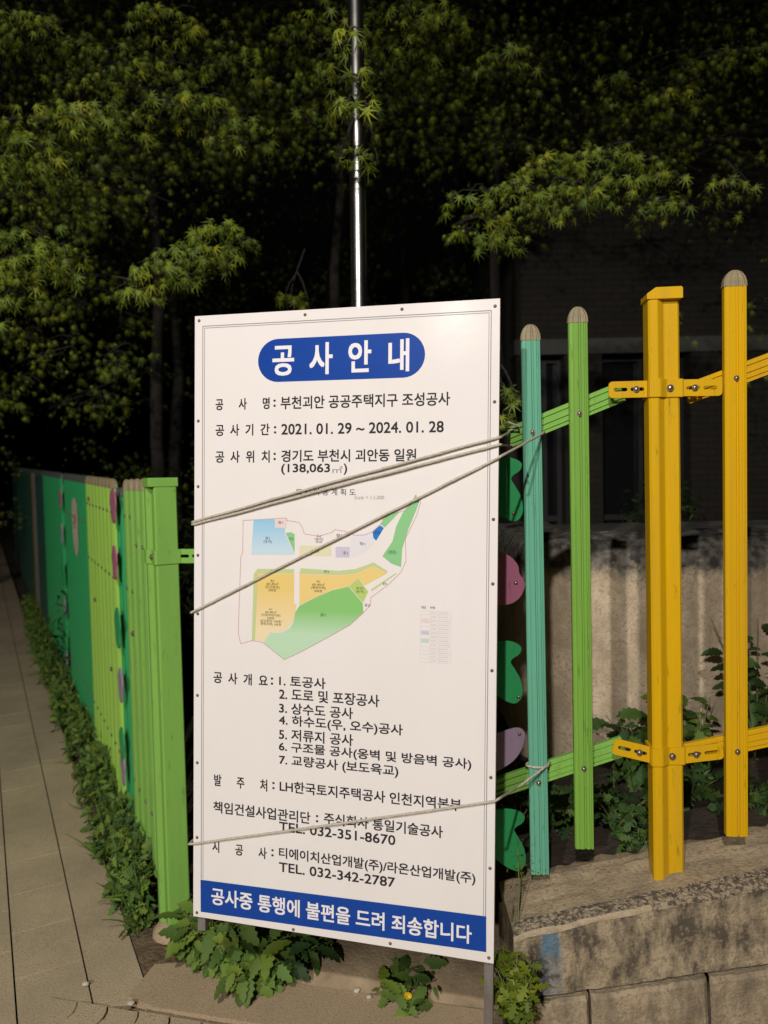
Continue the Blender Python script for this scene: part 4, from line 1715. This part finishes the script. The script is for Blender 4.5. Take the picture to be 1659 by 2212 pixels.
# the strip of weeds along the foot of the left fence: an uncountable mass
P, S = [], []
n = 13000
s_ = 8.5 * rng.uniform(0, 1, n) ** 1.7 - 0.12
bb2 = rng.uniform(-0.26, 0.02, n)
clump = np.array([noise.noise(Vector((a * 2.3, c * 3, 2.0))) for a, c in zip(s_, bb2)])
hmax = (0.11 + 0.12 * (bb2 + .25) / .27 + 0.11 * clump) * np.where(s_ < .1, .55, 1.0)
edge = -0.20 + 0.05 * np.array([noise.noise(Vector((a * 4, 0, 5.0))) for a in s_])
patch = np.array([noise.noise(Vector((a * 3.1, c * 4, 8.0))) for a, c in zip(s_, bb2)])
keep = (bb2 > edge) & (hmax > .02) & (patch > -.42 + .40 * (bb2 < -.13)) & (s_ > .06 + .25 * (bb2 > -.08))
s_, bb2, hmax = s_[keep], bb2[keep], hmax[keep]
z_ = hmax * rng.uniform(.0, 1, len(s_)) ** .8
for a, c, z in zip(s_, bb2, z_):
    q = SB(a, c, z)
    P.append(tuple(q))
P = np.array(P)
S = rng.uniform(.018, .062, len(P))
k = rng.uniform(0, 1, len(P))
wd_ = MB()
o1 = scatter_leaves('weeds', WEED, P[k < .6], (-.3, -.4, .25), S[k < .6], OV, OF)
tag(o1, 'leafy green weeds along the foot of the lime and emerald fence', 'weeds', kind='stuff')
gi_ = rng.integers(0, len(P), 900)
o3 = scatter_leaves('grass_blades', WEED, P[gi_] * np.array([1, 1, 1]) - np.array([0, 0, .04]), (-.15, -.2, 1.0), rng.uniform(.07, .17, 900), GV, GF, o1, spread=.8)
o2 = scatter_leaves('dark_leaves', WEED_D, P[k >= .6], (-.3, -.4, .1), S[k >= .6], LV, LF, o1)


def plant(name, c, n, rad, h, leaf, tv, tf, m, label, cat, group=None, droop=.2, stems=8):
    root = empty(name, c, label, cat, group)
    inv_ = Matrix.Translation(-Vector(c))
    P, T, Nn = [], [], []
    st = MB()
    for i in range(stems):
        a = 2 * PI * i / stems + R_(-.4, .4)
        rr_ = rad * R_(.3, 1)
        q = Vector(c) + Vector((math.cos(a) * rr_, math.sin(a) * rr_, h * R_(.55, 1.0)))
        mid = Vector(c).lerp(q, .5) + Vector((0, 0, h * .18))
        L_ = [Vector(c) * (1 - t) ** 2 + mid * 2 * t * (1 - t) + q * t * t for t in [k_ / 6 for k_ in range(7)]]
        st.tube(L_, [.004 * (1 - .6 * k_ / 6) for k_ in range(7)], 5)
        for j in range(n // stems):
            t = R_(.15, 1)
            f = t * 6
            p = L_[int(min(f, 5))].lerp(L_[min(int(f) + 1, 6)], f - int(f))
            an = R_(0, 2 * PI)
            dv = Vector((math.cos(an), math.sin(an), R_(-droop, .35)))
            P.append(tuple(p + Vector((R_(-.012, .012), R_(-.012, .012), R_(-.012, .012)))))
            T.append(tuple(dv))
            Nn.append((R_(-.4, .4) - dv.x * .1, R_(-.8, .1), R_(.5, 1.1)))
    o = st.build('stem', STEM, root)
    o.matrix_parent_inverse = inv_
    o = leaves('foliage', tv, tf, P, Nn, T, leaf * rng.uniform(.4, 1.4, len(P)), m, root)
    o.matrix_parent_inverse = inv_
    return root


def gp(u, v, z=ZG):
    return tuple(atZ(u, v, z))


plant('leafy_weed', gp(455, 2095), 230, .17, .24, .085, BV, BF, WEED, 'jagged-leaved weed under the lower left corner of the sign', 'weed', 'weeds on the concrete', .9, 16)
plant('leafy_weed', gp(560, 2115), 230, .16, .20, .085, BV, BF, WEED, 'jagged-leaved weed spilling over the concrete below the blue band', 'weed', 'weeds on the concrete', .9, 16)
plant('leafy_weed', gp(640, 2085), 90, .13, .14, .07, BV, BF, WEED_D, 'small dark weed at the end of the low footing, behind the spilling weed', 'weed', 'weeds on the concrete', .4, 9)
dl = plant('flowering_weed', gp(885, 2155), 80, .12, .08, .07, BV, BF, WEED, 'flowering weed with a small yellow bloom in front of the footing', 'weed', 'weeds on the concrete', .2, 9)
fl = MB()
fc = Vector(gp(880, 2160)) + Vector((0.0, -.06, .06))
for i in range(14):
    a = 2 * PI * i / 14
    d = Vector((math.cos(a), -.35, math.sin(a))).normalized()
    sd = Vector((-math.sin(a), 0, math.cos(a)))
    fl.add([fc - sd * .002, fc + d * .013 - sd * .003, fc + d * .015, fc + d * .013 + sd * .003, fc + sd * .002], [(0, 1, 2, 3, 4)])
o = fl.build('flower', FLOWER, dl)
o.matrix_parent_inverse = Matrix.Translation(-Vector(gp(885, 2155)))
plant('bushy_weed', tuple(atY(1112, 2225, 2.08)), 260, .10, .22, .040, OV, OF, WEED_Y, 'bushy yellow-green weed beside the right leg of the sign', 'weed', None, .2, 14)
plant('grass_tuft', gp(1262, 2225), 12, .04, .20, .13, GV, GF, WEED, 'thin grass tuft in the crack under the kerb wall', 'grass', None, -.4, 3)
# tall grass stalk at the kerb's left end
gs = empty('grass_stalk', tuple(atY(1120, 2040, 2.2)), 'tall thin grass stalk with a seed head beside the turquoise picket\'s foot', 'grass')
gi = Matrix.Translation(-atY(1120, 2040, 2.2))
b = MB()
b.tube([atY(1118, 2060, 2.2), atY(1120, 1980, 2.2), atY(1121, 1900, 2.2), atY(1118, 1830, 2.2)], [.0028, .0025, .002, .001], 5)
b.tube([atY(1108, 2070, 2.21), atY(1106, 1985, 2.21), atY(1109, 1945, 2.21)], [.004, .003, .001], 5)
o = b.build('stem', STEM, gs)
o.matrix_parent_inverse = gi
c0 = atY(1122, 1868, 2.2)
Pn = np.array(c0)[None] + rng.normal(0, 1, (70, 3)) * np.array([.018, .014, .03])
o = leaves('seed_head', LV, LF, Pn, rng.normal(0, 1, (70, 3)), rng.normal(0, 1, (70, 3)) + np.array([0, 0, .5]), rng.uniform(.006, .014, 70), WEED_Y, gs)
o.matrix_parent_inverse = gi

# plants on the bed behind the right fence
for (u, v, y, n, rad, h, lf_, m, lab) in [
    (1375, 1640, 2.95, 90, .18, .34, .10, WEED_D, 'dark leafy plant left of the yellow post, against the retaining wall'),
    (1500, 1640, 2.9, 50, .12, .36, .09, WEED, 'bright-leaved plant between the yellow post and the yellow picket'),
    (1635, 1650, 2.95, 70, .18, .62, .10, WEED_D, 'tall leafy plant at the right edge, behind the yellow picket'),
    (1330, 1775, 2.62, 150, .18, .18, .05, WEED_D, 'low dark weed between the lime picket and the yellow post'),
    (1215, 1800, 2.7, 110, .16, .24, .06, WEED_D, 'low dark weed between the turquoise and lime pickets'),
    (1380, 1850, 2.50, 120, .13, .10, .045, WEED_D, 'small ground-hugging weed at the back edge of the kerb wall'),
    (1640, 1790, 2.62, 100, .16, .20, .06, WEED_D, 'low weed at the kerb behind the foot of the yellow picket'),
    (1490, 1740, 2.75, 110, .16, .18, .06, WEED_D, 'low shaded weed right of the yellow post'),
    (1120, 1760, 2.8, 90, .16, .25, .06, SHRUB, 'dim weed behind the cut-outs at the right edge of the sign')]:
    c = atY(u, v, y)
    c.z = min(c.z, bedz(c.x, c.y))
    plant('leafy_plant', tuple(c), n, rad, h, lf_, BV if lf_ > .07 else OV, BF if lf_ > .07 else OF, m, lab, 'plant', 'plants behind the right-hand fence', .3, 9)

# shrubs filling the dark behind the sign and the left fence


def shrub(c, rx, ry, h, n, label, group, leaf=.05, m=None):
    root = empty('shrub', c, label, 'shrub', group)
    inv_ = Matrix.Translation(-Vector(c))
    d = rng.normal(0, 1, (n, 3))
    d /= np.linalg.norm(d, axis=1, keepdims=True)
    d[:, 2] = np.abs(d[:, 2])
    r_ = rng.uniform(.55, 1.0, n) ** .6
    lump = np.array([1 + .35 * noise.noise(Vector(v * 2.2) + Vector(c)) for v in d])
    P = np.array(c)[None] + d * (r_ * lump)[:, None] * np.array([rx, ry, h])
    b = MB()
    for i in range(9):
        v = d[i]
        b.tube([Vector(c), Vector(c) + Vector((v[0] * rx * .4, v[1] * ry * .4, h * .45)), Vector(c) + Vector((v[0] * rx * .85, v[1] * ry * .85, v[2] * h * .85))], [.014, .009, .003], 5)
    o = b.build('stems', BARK, root)
    o.matrix_parent_inverse = inv_
    o = leaves('foliage', LV, LF, P, d + rng.normal(0, .5, (n, 3)) + np.array([0, -.4, .3]), rng.normal(0, .8, (n, 3)) + np.array([0, 0, -.5]), leaf * rng.uniform(.6, 1.3, n), m or SHRUB, root)
    o.matrix_parent_inverse = inv_


shrub((-.45, 3.6, -.02), .55, .45, 1.5, 4200, 'dark shrub in the gap between the lime post and the sign', 'shrubs in the dark', .05)
shrub((.35, 4.3, .3), .55, .4, 1.3, 2600, 'dark shrub behind the right edge of the sign', 'shrubs in the dark', .06)
shrub((-1.9, 6.4, .0), 1.1, .7, 1.6, 3000, 'dark shrub behind the emerald pickets', 'shrubs in the dark', .07)
shrub((2.6, 6.9, .5), .5, .4, 1.3, 1500, 'small dark shrub against the brick building, right of the yellow picket', 'shrubs in the dark', .06)

# ------------------------------------------------------------------ pale pebbles on the concrete
for (u, v, r_, lab) in [(185, 2125, .010, 'pale pebble on the pavement joint left of the dirt patch'), (283, 2167, .011, 'pale pebble where the apron meets the wavy pavers'),
                        (771, 2139, .010, 'pale pebble at the footing, the left of two beside the flowering weed'),
                        (797, 2153, .009, 'pale pebble at the footing, nearer of two beside the flowering weed')]:
    c = Vector(gp(u, v, ZG + .012))
    b = MB()
    V, F = [], []
    for i in range(7):
        a = PI * i / 6
        for j in range(10):
            t = 2 * PI * j / 10
            q = Vector((math.sin(a) * math.cos(t) * 1.2, math.sin(a) * math.sin(t), math.cos(a) * .7))
            V.append(c + q * r_ * (1 + .35 * noise.noise(q * 1.7 + Vector((u, v, 0)))))
    F = [(i * 10 + j, i * 10 + (j + 1) % 10, (i + 1) * 10 + (j + 1) % 10, (i + 1) * 10 + j) for i in range(6) for j in range(10)]
    b.add(V, F, True)
    tag(b.build('pebble', PAPER), lab, 'pebble', 'pale pebbles on the concrete')
